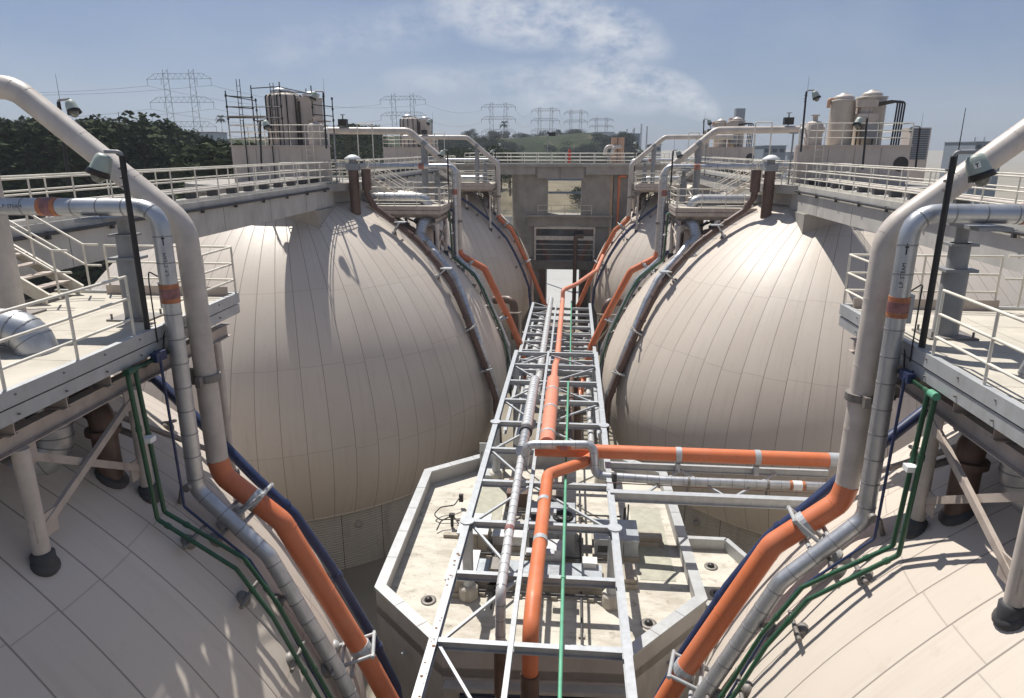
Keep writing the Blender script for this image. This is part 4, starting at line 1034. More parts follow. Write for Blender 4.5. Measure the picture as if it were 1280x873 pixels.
# ------------------------------------------------------------------ flat roofed building
RZ = -13.4
def building():
    t = Thing('control_building', 'low many sided building with pale flat roof under the pipe rack', 'building', (0, 22, GROUND))
    P = [(-2.45, 15.05), (2.57, 15.25), (4.95, 17.8), (4.82, 26.1), (2.5, 27.9), (-2.45, 27.5), (-5.1, 25.4), (-4.95, 17.5)]
    t.part('roof', MB().prism(P, RZ - .3, RZ), 'roof_membrane')
    n = len(P); cen = V((0, 22.3))
    def inset(d):
        out = []
        for i in range(n):
            a, b, c = V(P[i - 1]), V(P[i]), V(P[(i + 1) % n])
            e1 = (b - a).normalized(); e2 = (c - b).normalized(); n1 = V((-e1.y, e1.x)); n2 = V((-e2.y, e2.x))
            m = (n1 + n2).normalized(); out.append(b + m * d / max(.3, m.dot(n1)))
        return out
    I, J, O = inset(.24), inset(.30), inset(-.035)
    wl = MB(); cp = MB(); jn = []
    for i in range(n):
        k = (i + 1) % n
        def quad(mb, a, b, c, d, z0, z1):
            mb.add([(p[0], p[1], z) for z in (z0, z1) for p in (a, b, c, d)], [(3, 2, 1, 0), (4, 5, 6, 7), (0, 1, 5, 4), (1, 2, 6, 5), (2, 3, 7, 6), (3, 0, 4, 7)])
        quad(wl, V(P[i]), V(P[k]), I[k], I[i], GROUND - .2, -12.88)
        quad(cp, O[i], O[k], J[k], J[i], -12.876, -12.78)
        a, b = O[i], O[k]; d = b - a
        for q in range(1, max(1, int(d.length / 1.7)) + 1):
            w = q / (int(d.length / 1.7) + 1); m = a + d * w
            nn = V((-d.y, d.x)).normalized() * .17; jn.append(MB().bar((m.x - nn.x * .0, m.y - nn.y * .0, -12.777), (m.x + nn.x * 2, m.y + nn.y * 2, -12.777), .016, .006))
    t.part('wall', wl, 'wall_paint')
    c = t.part('parapet_coping', cp, 'trim_metal'); [t.part('joint', q, 'weathered_steel', c) for q in jn]
    lv = MB()
    for k in range(9): lv.bb(-2.0, 1.9, 15.02, 15.06, -15.3 + k * .14, -15.2 + k * .14)
    t.part('louvre', lv, 'louver_blue')
    t.part('parapet_coping', MB().bar((-2.4, 14.9, -13.85), (2.5, 15.1, -13.85), .3, .12), 'trim_metal')
    st = MB(); st.bar((-4.98, 17.45, -16.6), (-2.5, 14.99, -16.8), .02, .09); t.part('rust_line', st, 'orange_paint')
    for x, y, ang in ((-3.75, 16.25, -45), (3.75, 16.5, 45)):
        d = V((math.sin(R(ang)), -math.cos(R(ang)), 0)); m = MB().lathe([(.06, 0), (.06, .1), (.04, .14)], V((x, y, -14.0)) + d * .02, 10, d); t.part('outlet', m, 'unit_grey')
    # lower annex on the right
    t = Thing('annex_roof', 'small lower flat roofed annex right of the many sided building', 'building', (6.4, 22, GROUND))
    Q = [(4.98, 19.4), (6.6, 19.6), (7.6, 21.6), (6.8, 23.4), (4.94, 23.4)]
    t.part('roof', MB().prism(Q, GROUND - .2, -14.6), 'roof_membrane')
    m = MB()
    for a, b in zip(Q, Q[1:]): m.bar((a[0], a[1], -14.4), (b[0], b[1], -14.4), .2, .5)
    t.part('parapet_coping', m, 'trim_metal')
    # roof furniture
    for k, (x, y, z, wd) in enumerate(((-3.4, 17.8, RZ, 'front left'), (3.25, 17.3, RZ, 'front right'), (6.05, 22.2, -14.6, 'annex rear'), (5.95, 20.6, -14.6, 'annex front'), (3.3, 25.1, RZ, 'rear right'))):
        d = Thing('roof_drain', f'round black roof drain, {wd} one', 'drain', (x, y, z), 'roof drains')
        d.part('rim', MB().lathe([(.24, .004), (.24, .03), (.14, .04), (.12, .012)], (x, y, z), 20), 'weathered_steel')
        d.part('dome_grate', MB().lathe([(.12, .03), (.11, .09), (.05, .13), (.01, .135)], (x, y, z), 14), 'black_paint')
    mark = set(bpy.data.objects)
    def unit(label, x0, x1, y0, y1, h, mat, fans=0, top=None, name='roof_unit', cat='machine', panels=True):
        u = Thing(name, label, cat, ((x0 + x1) / 2, (y0 + y1) / 2, RZ), 'machines on the flat roof')
        u.part('curb', MB().bb(x0 - .06, x1 + .06, y0 - .06, y1 + .06, RZ + .002, RZ + .18), 'unit_beige')
        cs = u.part('casing', MB().bb(x0, x1, y0, y1, RZ + .184, RZ + h), mat)
        u.part('lid', MB().bb(x0 - .03, x1 + .03, y0 - .03, y1 + .03, RZ + h + .003, RZ + h + .05), top or mat)
        for f in range(fans):
            cx = x0 + (x1 - x0) * (f + .5) / fans
            u.part('fan', MB().lathe([(.36, h + .053), (.36, h + .12), (.3, h + .13), (.28, h + .06), (.05, h + .07), (.04, h + .1)], (cx, (y0 + y1) / 2, RZ), 22), 'black_paint')
        if panels:
            for q in range(1, 3):
                x = x0 + (x1 - x0) * q / 3; u.part('panel_seam', MB().bb(x - .01, x + .01, y0 - .006, y0 + .002, RZ + .25, RZ + h - .05), 'dark_rubber', cs)
            if h > .6: u.part('grille', MB().bb(x0 + .1, x0 + (x1 - x0) * .3, y0 - .008, y0 + .002, RZ + .3, RZ + h - .2), 'dark_rubber', cs)
        return u
    unit('blue grey air unit with two round fans beneath the rack', -.55, 1.05, 21.2, 23.2, 1.05, 'unit_grey', 2)
    unit('long low duct run in front of the fan unit', -2.0, 1.9, 19.5, 20.2, .55, 'unit_beige', top='unit_grey')
    unit('upright white duct box before the fan unit', .1, .65, 20.3, 20.9, .95, 'white_cladding', panels=False)
    unit('grey metal cabinet left of the fan unit', -2.9, -1.9, 21.3, 22.6, .8, 'unit_beige', top='white_cladding')
    unit('low pale cabinet at the left column foot', -2.9, -2.05, 19.0, 20.6, .6, 'unit_beige', top='white_cladding')
    unit('grey duct fan housing right of the rack', 1.75, 3.2, 21.4, 22.7, .75, 'unit_grey')
    unit('beige skid base with pump right of the fan unit', 1.3, 3.0, 19.9, 20.7, .3, 'unit_beige')
    unit('dark open louvred hatch at the back of the roof', -2.9, -2.0, 26.6, 27.6, .3, 'trim_metal', name='roof_hatch', cat='hatch', panels=False)
    h = Thing('hatch_door', 'raised sheet metal hatch lid at the rear left corner', 'hatch', (-2.5, 27.7, RZ)); h.part('lid', MB().bb(-3.0, -1.9, 27.66, 27.72, RZ + .02, RZ + 1.3), 'trim_metal')
    h.part('stay', MB().cyl((-2.9, 27.65, RZ + .9), (-2.9, 27.0, RZ + .3), .02, n=6), 'weathered_steel')
    unit('small pump block with dark pipe on the right of the roof', 3.35, 4.1, 22.4, 22.75, .3, 'unit_beige', panels=False)
    unit('dark compressor set behind the fan unit', -1.5, -.75, 24.4, 25.6, .7, 'brown_paint', panels=False)
    unit('dark pump set behind the fan unit, right one', -.3, .6, 24.6, 25.6, .6, 'dark_rubber', top='unit_beige', panels=False)
    m = Thing('roof_mat', 'green grey walkway mat on the right side of the roof', 'mat', (3.9, 23, RZ), 'walkway mats on the roof')
    m.part('mat', MB().bb(3.2, 4.35, 20.4, 25.0, RZ + .004, RZ + .012), 'mat_green' if 'mat_green' in MATS else 'trim_metal')
    m = Thing('roof_mat', 'green grey walkway mat on the left side of the roof', 'mat', (-2.4, 24, RZ), 'walkway mats on the roof')
    m.part('mat', MB().bb(-3.0, -1.7, 22.8, 26.3, RZ + .004, RZ + .012), 'mat_green' if 'mat_green' in MATS else 'trim_metal')
    rs = random.Random(12)
    for k, (x0, x1, y0, y1, z) in enumerate(((-2.2, 2.0, 19.15, 19.22, .16), (-2.2, 2.0, 20.95, 21.02, .3), (-1.2, 2.8, 23.9, 23.98, .22), (1.25, 1.32, 16.6, 26.0, .1), (-1.45, -1.39, 18.4, 25.2, .12))):
        q = Thing('roof_conduit', f'thin dark conduit run on blocks across the flat roof, {("front", "second", "rear", "long right", "long left")[k]} one', 'conduit', (x0, y0, RZ), 'conduits on the roof')
        L = (x1 - x0) > (y1 - y0); a = V((x0, (y0 + y1) / 2, RZ + z)) if L else V(((x0 + x1) / 2, y0, RZ + z)); b = V((x1, (y0 + y1) / 2, RZ + z)) if L else V(((x0 + x1) / 2, y1, RZ + z))
        q.part('tube', MB().cyl(a, b, .035, n=8), 'dark_rubber')
        for w in (.1, .37, .63, .9):
            c = a + (b - a) * w; q.part('block', MB().bb(c.x - .09, c.x + .09, c.y - .09, c.y + .09, RZ + .003, RZ + z - .036), 'unit_beige')
    unit('white flanged pipe spool lying left of the fan unit', -1.75, -.75, 21.7, 22.1, .5, 'white_cladding', panels=False)
    unit('small white control box on the skid before the right column', 1.35, 1.75, 20.0, 20.3, .75, 'sign_white', panels=False)
    unit('dark gearbox block in the shade of the rack, front left', -1.6, -1.1, 19.5, 20.1, .7, 'weathered_steel', panels=False)
    # loose cables and valves on the left of the roof
    t = Thing('cable_set', 'tangle of dark cables and valves on the left of the roof', 'cables', (-3.5, 23.3, RZ))
    t.part('cable', pipe([(-2.4, 23.5, RZ + .15), (-3.9, 23.3, RZ + .12), (-4.2, 23.5, RZ + .2), (-4.0, 23.9, RZ + .3), (-3.5, 24.1, RZ + .3), (-3.3, 24.5, RZ + .5)], .025, .2, 8)[0], 'black_paint')
    t.part('cable', pipe([(-2.6, 22.4, RZ + .1), (-3.0, 22.6, RZ + .3), (-3.4, 23.1, RZ + .45), (-3.8, 22.9, RZ + .3), (-3.9, 22.6, RZ + .1)], .025, .2, 8)[0], 'black_paint')
    t.part('valve', MB().cyl((-3.4, 23.0, RZ + .05), (-3.4, 23.0, RZ + .5), .06, n=10).box((-3.4, 23, RZ + .5), (.2, .14, .14)).box((-3.3, 24.5, RZ + .4), (.16, .12, .3)), 'black_paint')
    t.part('conduit', MB().cyl((-3.3, 23.25, RZ + .16), (-2.4, 23.3, RZ + .16), .04, n=8), 'brown_paint')
    t.part('sleeper', MB().bb(-3.6, -2.7, 22.3, 22.5, RZ + .003, RZ + .12), 'unit_beige')
    t = Thing('gauge_post', 'short black valve post standing on the right of the roof', 'valve', (3.0, 24.0, RZ))
    t.part('post', MB().cyl((2.9, 23.6, RZ), (2.9, 23.6, RZ + .8), .05, n=10).cyl((3.02, 23.55, RZ + .05), (3.02, 23.55, RZ + .95), .03, n=8), 'black_paint')
    t.part('base', MB().bb(2.7, 3.2, 23.4, 23.8, RZ + .003, RZ + .08), 'black_paint')
    for o in set(bpy.data.objects) - mark:
        if o.parent is None: o.location.y -= .95
worn('mat_green', (.40, .39, .32), .85, dirt=(.26, .24, .18), dirt_amt=.4, bmp=.1)
b4 = tops(); building(); nudge(b4, .15)

# ------------------------------------------------------------------ cross bridge and pier at the far end
def far_bridge():
    Y = 75.0
    t = Thing('cross_bridge', 'concrete cross bridge with cream railings at the far end between the rows', 'bridge', (0, Y, -2.6))
    t.part('deck', MB().bb(-17, 17, Y, Y + 4, -1.78, -1.5), 'concrete')
    m = MB()
    for a, b in ((-11.5, -3.2), (2.2, 11.5)): m.bb(a, b, Y + .15, Y + .6, -2.6, -1.784)
    m.bb(-3.0, 2.0, Y + .35, Y + .8, -3.0, -1.784); m.bb(-17, 17, Y + 3.3, Y + 3.7, -2.6, -1.784)
    t.part('girder', m, 'concrete')
    for q in (MB().bb(-.62, -.5, Y + .28, Y + .345, -3.0, -1.8), MB().bb(-3.16, -3.02, Y + .2, Y + .5, -2.6, -1.79), MB().bb(2.02, 2.17, Y + .2, Y + .5, -2.6, -1.79)): t.part('bearing', q, 'weathered_steel')
    railing(t, [(-10.8, Y + .1, -1.5), (10.8, Y + .1, -1.5)], step=1.5, r=.035, kick=True, h=1.1)
    railing(t, [(-10.8, Y + 3.9, -1.5), (10.8, Y + 3.9, -1.5)], step=1.5, r=.035, h=1.1)
    t = Thing('bridge_pier', 'massive concrete pier with two openings under the cross bridge', 'pier', (0, Y, GROUND))
    y0, y1 = Y + 1.0, Y + 4.0
    def rounded(xa, xb): # pier shaft with a rounded outer edge
        return [(xa, y1)] + [(xa + 1.7 - 1.7 * math.cos(R(q)), y0 + 1.7 - 1.7 * math.sin(R(q))) for q in range(0, 91, 9)] + [(xb - .4, y0 + .02), (xb, y0 + .4), (xb, y1)]
    t.part('shaft', MB().prism(rounded(-5.9, -1.95), GROUND, -2.62), 'concrete')
    t.part('shaft', MB().prism([(1.75, y0), (4.9, y0), (4.9, y1), (1.75, y1)], GROUND, -2.62), 'concrete')
    t.part('shaft', MB().bb(5.25, 8.6, y0 + .3, y1, GROUND, -2.62), 'concrete')
    cr = t.part('cross_wall', MB().bb(-4.1, 5.0, y0 - .35, y1 - .4, -8.15, -6.95), 'concrete')
    t.part('ledge', MB().bb(-4.3, 5.2, y0 - .75, y0 - .352, -7.1, -6.9), 'concrete', cr)
    railing(t, [(-2.9, y0 - .6, -6.9), (2.9, y0 - .6, -6.9)], step=1.4, r=.03, levels=(1, .5))
    wf = MB().bb(-3.3, 3.4, y0 - .3, y0 - .16, -8.42, -8.2).bb(-3.3, -3.1, y0 - .3, y0 - .16, -11.9, -8.424).bb(3.2, 3.4, y0 - .3, y0 - .16, -11.9, -8.424)
    wf.bb(-3.1, 3.2, y0 - .28, y0 - .18, -9.65, -9.2)
    for z in (-10.1, -10.7, -11.25): wf.bb(-3.1, 3.2, y0 - .26, y0 - .2, z - .035, z + .035)
    w = t.part('window_frame', wf, 'rail_paint'); t.part('pane', MB().bb(-3.1, 3.2, y0 - .12, y0 - .1, -11.9, -8.424), 'window_glass', w)
    t.part('cross_wall', MB().bb(-3.5, 3.6, y0 - .3, y0 + .4, -12.9, -11.95), 'weathered_steel')
    for x in (-2.3, 2.3): t.part('jamb', MB().bb(x - .35, x + .35, y0 - .25, y0 + .4, GROUND, -12.92), 'brown_paint')
    p = Thing('riser_pipe', 'black upright pipe with elbowed top in front of the pier window', 'pipe', (1.6, Y, GROUND))
    p.part('line', pipe([(2.1, Y - 1.0, -9.0), (1.25, Y - .9, -9.0), (1.25, Y - .9, -9.3), (1.25, Y - .9, GROUND)], .22, .3, 14)[0], 'brown_paint')
    # orange risers at the right of the pier
    for k, x in enumerate((5.75, 7.0)):
        q = Thing('riser_pipe', f'orange upright pipe beside the pier, {"left" if k == 0 else "right"} of the two', 'pipe', (x, Y + .5, GROUND), 'orange risers by the pier')
        q.part('line', pipe([(x, Y + .7, GROUND), (x, Y + .7, -2.75 + .0), (6.5 + k * .3, Y + .7, -2.75)], .14, .2, 12)[0], 'orange_paint')
        q.part('bracket', MB().box((x, Y + .85, -5.6), (.4, .3, .12)), 'weathered_steel')
    for s in (-1, 1):
        q = Thing('bracket_arm', f'dark steel bracket carrying pipes at the {SIDE[s]} foot of the pier', 'bracket', (s * 3.9, 73, -12), 'pipe brackets')
        q.part('arm', MB().bb(s * 3.2, s * 5.2, 73.0, 74.4, -11.6, -11.35).bar((s * 3.4, 73.3, -11.6), (s * 4.6, 73.3, -13.2), .12, .12), 'weathered_steel')
        q.part('post', MB().bb(s * 4.5, s * 4.8, 73.0, 73.5, GROUND, -11.62), 'brown_paint')
    for s in (-1, 1):
        for row in (1,):
            q = Thing('elbow_pipe', f'dark brown elbow on a braced stand between the {SIDE[s]} tanks', 'pipe', (s * 4.2, 54, -14), 'brown elbows between the tanks')
            q.part('line', pipe([(s * 5.4, 55, -12.0), (s * 3.7, 54, -11.7), (s * 3.6, 54, -15)], .33, .7, 16)[0], 'brown_paint')
            f = MB()
            for x in (3.1, 4.6): f.bar((s * x, 53.4, GROUND), (s * x, 53.4, -12.6), .12, .12)
            f.bar((s * 3.1, 53.4, -12.7), (s * 4.6, 53.4, -12.7), .12, .12); f.bar((s * 3.1, 53.4, -15), (s * 4.6, 53.4, -12.8), .08, .08)
            q.part('stand', f, 'beige_steel')
    a = at(712, 190, 75.4)
    t = Thing('call_post', 'small red post standing on the cross bridge', 'post', (a.x, 75.6, -1.5))
    t.part('body', MB().lathe([(.16, 0), (.16, .95), (.19, 1.0), (.19, 1.2), (.1, 1.4), (.05, 1.6)], (a.x, 75.6, -1.5), 14), 'red_paint')
    t.part('base', MB().bb(a.x - .25, a.x + .25, 75.35, 75.85, -1.498, -1.42), 'weathered_steel')
    a = at(690, 168, 75.6)
    t = Thing('camera_mast', 'slim mast with a black camera housing on the cross bridge', 'camera', (a.x - .5, 75.6, -1.5))
    t.part('mast', MB().cyl((a.x - .45, 75.6, -1.5), (a.x - .45, 75.6, a.z - .1), .04, n=8), 'grey_paint')
    t.part('housing', MB().box((a.x, 75.6, a.z), (.75, .35, .36)).box((a.x - .4, 75.5, a.z + .15), (.2, .2, .2)), 'black_paint')
    for k, px in enumerate((768, 777)):
        a = at(px, 172, 80)
        t = Thing('exhaust_pipe', f'beige upright exhaust pipe beyond the cross bridge, {"left" if k == 0 else "right"} one', 'pipe', (a.x, 80, GROUND), 'exhaust pipes beyond the bridge')
        t.part('stack', pipe([(a.x, 80, GROUND), (a.x, 80, a.z)], .33, .3, 14)[0], 'terracotta_pipe')
        t.part('elbow', pipe([(a.x, 79.8, a.z - 1.0), (a.x - .9 + 1.4 * k * 0, 79.5, a.z - 1.0), (a.x - 1.0, 79.5, a.z - 1.9)], .22, .5, 12)[0], 'cream_paint')
far_bridge()

def unseen_near_bridge():  # unseen bridge and pier, put in to block sky fill on the near tanks
    t = Thing('cross_bridge', 'unseen concrete cross bridge and pier under the viewpoint, added to block sky light', 'bridge', (0, -3, GROUND))
    t.part('deck', MB().bb(-17, 17, -5.2, .4, -1.95, -1.65), 'concrete')
    t.part('girder', MB().bb(-11.5, 11.5, -.3, .2, -2.8, -1.954), 'concrete')
    t.part('pier', MB().bb(-6, 6, -4.4, -1.2, GROUND, -1.954), 'concrete')
unseen_near_bridge()
# ------------------------------------------------------------------ ground, hills
def heightfield(name, mat, x0, x1, y0, y1, nx, ny, fn):
    mb = MB(); vs = [(x0 + (x1 - x0) * i / nx, y0 + (y1 - y0) * j / ny) for j in range(ny + 1) for i in range(nx + 1)]
    mb.add([(x, y, fn(x, y)) for x, y in vs], [(j * (nx + 1) + i, j * (nx + 1) + i + 1, (j + 1) * (nx + 1) + i + 1, (j + 1) * (nx + 1) + i) for j in range(ny) for i in range(nx)], True)
    return structure(name, mb, mat)
mb = MB().add([(-9000, -400, GROUND), (9000, -400, GROUND), (9000, 14000, GROUND), (-9000, 14000, GROUND)], [(0, 1, 2, 3)])
structure('ground', mb, 'yard_ground')
from mathutils import noise as mn
def sstep(a, b, x):
    t = max(0, min(1, (x - a) / (b - a))); return t * t * (3 - 2 * t)
def hz(x, y): return mn.noise(V((x * .02, y * .02, 3))) * 2.2 + mn.noise(V((x * .07, y * .07, 9))) * .7
def left_hill(x, y):
    h = sstep(-34, -70, x) * 9 + sstep(-70, -190, x) * 7
    return GROUND + .03 + h + hz(x, y) * .6 * sstep(-34, -60, x) - (2 if x > -33 else 0)
heightfield('hill', 'hill_grass', -420, -30, -20, 420, 70, 70, left_hill)
def mound(x, y):
    ks = [(-300, 4), (-120, 7), (-60, 6.5), (-29, 6.2), (-14, 7.2), (2, 7.4), (12, 7.4), (25, 3.5), (34, -1), (60, -20), (200, -20)]
    z = ks[-1][1]
    for (a, za), (b, zb) in zip(ks, ks[1:]):
        if a <= x <= b: z = za + (zb - za) * (x - a) / (b - a); break
    p = sstep(235, 335, y) * (1 - .5 * sstep(380, 520, y))
    return GROUND - 1 + (z + 20) * p + hz(x, y) * .9 * p
heightfield('hill', 'hill_grass', -300, 120, 240, 520, 90, 60, mound)
def berm(x, y):
    return GROUND - .6 + 11.5 * sstep(127, 165, y + x * .35) * (1 - sstep(26, 44, x)) * sstep(-45, -25, x) + hz(x * 3, y * 3) * .4
heightfield('embankment', 'dry_slope', -48, 46, 118, 245, 40, 50, berm)
structure('path', MB().add([(-120, 331 - 60, 8), (-120, 331 - 52, 9), (-60, 331 - 40, 9)], [(0, 1, 2)]), 'yard_ground') if False else None

# ------------------------------------------------------------------ trees
def leaf_cloud(mb, rs, c, rad, n, size, flat=.8):
    for _ in range(n):
        while True:
            p = V((rs.uniform(-1, 1), rs.uniform(-1, 1), rs.uniform(-1, 1)))
            if .15 < p.length < 1: break
        p = p.normalized() * (p.length ** .5)
        p = V(c) + V((p.x * rad, p.y * rad, p.z * rad * flat))
        d = V((rs.gauss(0, 1), rs.gauss(0, 1), rs.gauss(0, 1) + .4)).normalized(); s, u = frame(d)
        a = size * rs.uniform(.6, 1.3); b = a * rs.uniform(.35, .7)
        mb.add([p - s * a - u * b * .3, p - u * b, p + s * a, p + u * b], [(0, 1, 2, 3)])
def tree_mesh(seed, H, W, kind):
    rs = random.Random(seed); tr, cr = MB(), MB()
    tr.tube([(0, 0, -1), (.1, 0, H * .35), (rs.uniform(-.3, .3), rs.uniform(-.3, .3), H * .85)], H * .022, 8, r2=.04)
    nclump = {'pine': 46, 'palm': 0}.get(kind, 28)
    for k in range(nclump):
        t = rs.random() ** .8; z = H * (.25 + .72 * t)
        if kind == 'pine': w = W * (1.05 - .75 * t) * (.6 + .5 * rs.random())
        else: w = W * math.sin(math.pi * (.22 + .7 * t)) * (.55 + .55 * rs.random())
        a = rs.uniform(0, 6.28); c = V((math.cos(a) * w * .75, math.sin(a) * w * .75, z))
        tr.tube([(0, 0, z - H * .1), c], H * .007, 5, r2=.02)
        leaf_cloud(cr, rs, c, W * (rs.uniform(.15, .27) if kind == 'pine' else rs.uniform(.22, .36)), 60 if kind == 'pine' else 80, H * .017 + .05, 1.35 if kind == 'pine' else .75)
    if kind == 'palm':
        for k in range(26):
            a = k * 2.4; e = rs.uniform(-.6, .9); d = V((math.cos(a), math.sin(a), e)).normalized()
            s = d.cross(V((0, 0, 1))).normalized(); p = V((0, 0, H))
            cr.add([p, p + d * W * .6 + s * W * .14, p + d * W + V((0, 0, -W * .4)), p + d * W * .6 - s * W * .14], [(0, 1, 2, 3)])
    return tr, cr
TREES = {}
def proto(kind, seed, H, W, leaf):
    tr, cr = tree_mesh(seed, H, W, kind)
    def mesh(n, mb, mat):
        me = bpy.data.meshes.new(n); me.from_pydata(mb.v, [], mb.f); me.materials.append(MATS[mat]); me.update(); return me
    return mesh('trunk', tr, 'bark'), mesh('crown', cr, leaf)
PROT = {'pine': [proto('pine', 11 + k, 12 + k, 3.6 + .3 * k, 'leaf_dark') for k in range(4)],
        'broad': [proto('broad', 31 + k, 9, 4.4 + .3 * k, 'leaf_mid') for k in range(3)],
        'far': [proto('broad', 51 + k, 8, 4.5, 'leaf_far') for k in range(3)],
        'palm': [proto('palm', 71, 11, 2.2, 'leaf_far')]}
def tree(kind, x, y, z, sc, label, group, i=0, name='tree'):
    o = bpy.data.objects.new(name, None); COL.objects.link(o); o.location = (x, y, z)
    o.rotation_euler = (0, 0, (x * 7.3 + y * 3.1) % 6.28); o.scale = (sc, sc, sc * 1.0)
    o['label'] = label; o['category'] = 'tree'; o['group'] = group
    tr, cr = PROT[kind][i % len(PROT[kind])]
    for n, me in (('trunk', tr), ('crown', cr)):
        c = bpy.data.objects.new(n, me); COL.objects.link(c); c.parent = o
rs = random.Random(5)
belt = []
for k in range(76):
    px = -25 + 330 * ((k * .618) % 1.0); Y = 62 + 100 * rs.random()
    top = 147 + max(0, (px - 190) * .30) + 9 * rs.random() + (0 if k % 3 else 9)
    a = at(px, top, Y)
    belt.append((a.x, Y, a.z))
for k, (x, y, zt) in enumerate(belt):
    g = left_hill(x, y) if x < -30 else GROUND
    h = 12 + (k % 4); sc = max(.6, (zt - g) / h)
    tree('pine', x, y, g, sc * .98, 'dark evergreen of the dense belt behind the left footbridge', 'dark evergreens behind the left footbridge', k, 'evergreen_tree')
# trees and shrubs on the far slopes
rs = random.Random(8)
def far_trees(n, pxa, pxb, Ya, Yb, top, label, group, kind='far'):
    for k in range(n):
        px = rs.uniform(pxa, pxb); Y = rs.uniform(Ya, Yb); a = at(px, top + rs.uniform(-3, 5), Y)
        sc = rs.uniform(.8, 1.3); tree(kind, a.x, Y, a.z - 8 * sc, sc, label, group, k)
far_trees(16, 415, 470, 120, 170, 168, 'dark bushy tree behind the gap right of the scaffolded plant room', 'trees behind the left plant room gap', 'broad')
far_trees(18, 545, 640, 230, 320, 172, 'hazy round tree on the hill left of the green slope', 'trees left of the green slope')
far_trees(20, 742, 792, 280, 330, 168, 'dark tree of the clump right of the green slope', 'clump right of the green slope')
far_trees(26, 560, 735, 345, 420, 164, 'small hazy tree along the hilltop ridge', 'ridge trees')
far_trees(9, 570, 640, 130, 190, 192, 'dark tree beyond the left end of the cross bridge', 'trees beyond the cross bridge', 'broad')
far_trees(26, 600, 790, 285, 325, 182, 'scrubby bush scattered on the green slope', 'scrub on the green slope')
far_trees(8, 690, 728, 150, 185, 242, 'dark bush on the embankment seen through the pier opening', 'embankment bushes', 'broad')
for px, top, Y, lab in ((276, 148, 260, 'tall palm right of the big pylon'), (630, 155, 300, 'tall palm among the centre pylons')):
    a = at(px, top, Y); tree('palm', a.x, Y, a.z - 11 * 1.2, 1.2, lab, 'palms', 0, 'palm_tree')
# grass bank between the left tanks
def grass(name, pts, n, size):
    mb = MB(); r2 = random.Random(4)
    for _ in range(n):
        x = r2.uniform(pts[0], pts[1]); y = r2.uniform(pts[2], pts[3]); z = left_hill(x, y); a = r2.uniform(0, 3.14); h = size * r2.uniform(.5, 1.2)
        d = V((math.cos(a) * .18, math.sin(a) * .18, 0))
        mb.add([V((x, y, z)) - d, V((x, y, z)) + d, V((x + r2.uniform(-.2, .2), y, z + h))], [(0, 1, 2)])
    structure(name, mb, 'leaf_grass', kind='stuff')
grass('grass', (-62, -33, 28, 75), 26000, .7)

# ------------------------------------------------------------------ pylons and power lines
def pylon(px, top, base, Y, w, label):
    a, b = at(px, top, Y), at(px, base, Y); k = Y / 853.0 / math.cos(.29); W = w * k / 2
    h = a.z - b.z; t = Thing('pylon', label, 'pylon', (a.x, Y, b.z - h * .4), 'transmission pylons on the skyline')
    r = .26 * k * 2.1
    zs = [0.06, .42, .80]
    for s in (-1, 1):
        m = MB(); x = a.x + s * W * .40
        for q in (-1, 1):
            m.bar((x + q * W * .13, Y, b.z - h * .4), (x + q * W * .07, Y, a.z), r * .75, r * .75)
        n = 16
        for i in range(n):
            z0 = b.z - h * .4 + h * 1.4 * i / n; z1 = b.z - h * .4 + h * 1.4 * (i + 1) / n; q = 1 if i % 2 else -1
            m.bar((x - q * W * .11, Y, z0), (x + q * W * .11, Y, z1), r * .45, r * .45)
        t.part('mast', m, 'pylon_steel')
    for z in zs:
        zz = a.z - h * z; m = MB(); d = h * .085
        m.bar((a.x - W, Y, zz - d), (a.x + W, Y, zz - d), r * .7, r * .7); m.bar((a.x - W * .72, Y, zz), (a.x + W * .72, Y, zz), r * .6, r * .6)
        for s in (-1, 1): m.bar((a.x + s * W, Y, zz - d), (a.x + s * W * .72, Y, zz), r * .6, r * .6)
        for i in range(18):
            x0 = a.x - W * .8 + W * 1.6 * i / 18; x1 = x0 + W * 1.6 / 18
            m.bar((x0, Y, zz - (d if i % 2 else 0)), (x1, Y, zz - (0 if i % 2 else d)), r * .4, r * .4)
        ar = t.part('cross_arm', m, 'pylon_steel')
        for s in (-.98, -.55, .55, .98):
            t.part('insulator', MB().cyl((a.x + s * W, Y, zz - d), (a.x + s * W, Y, zz - d - h * .10), r * .45, n=6), 'pylon_steel', ar)
    return a, W, h
PY = []
for args in ((222, 87, 168, 420, 80, 'largest lattice pylon, far left above the evergreens'), (503, 117, 172, 560, 54, 'pylon behind the far left plant room'), (623, 128, 170, 640, 40, 'pylon left of centre on the skyline'),
             (682, 134, 168, 700, 33, 'pylon at the centre of the skyline'), (720, 137, 168, 760, 27, 'small pylon right of centre'), (752, 147, 170, 820, 27, 'smallest pylon, rightmost on the skyline')):
    PY.append(pylon(*args))
def wire(p, q, sag, label):
    pts = [p + (q - p) * (i / 16) - V((0, 0, sag * 4 * (i / 16) * (1 - i / 16))) for i in range(17)]
    return single('power_line', MB().tube(pts, .085, 5), 'pylon_steel', label, 'cable', (0, 0, 0), 'power lines')
P0, W0, H0 = PY[0]
for k, (z, s) in enumerate(((.145, -.98), (.145, .98), (.505, -.98), (.505, .98), (.885, -.98), (.885, .98))):
    p = V((P0.x + s * W0, 420, P0.z - H0 * z - H0 * .1))
    q = at(-260, 100 + 42 * (k // 2) + 8 * (k % 2), 330)
    wire(p, q, 5, f'power line sweeping left from the largest pylon, {("top", "middle", "lowest")[k // 2]} arm')
    p2, w2, h2 = PY[1]
    wire(p, V((p2.x + s * w2, 560, p2.z - h2 * z - h2 * .1)), 7, f'power line from the largest pylon to the next, {("top", "middle", "lowest")[k // 2]} arm')
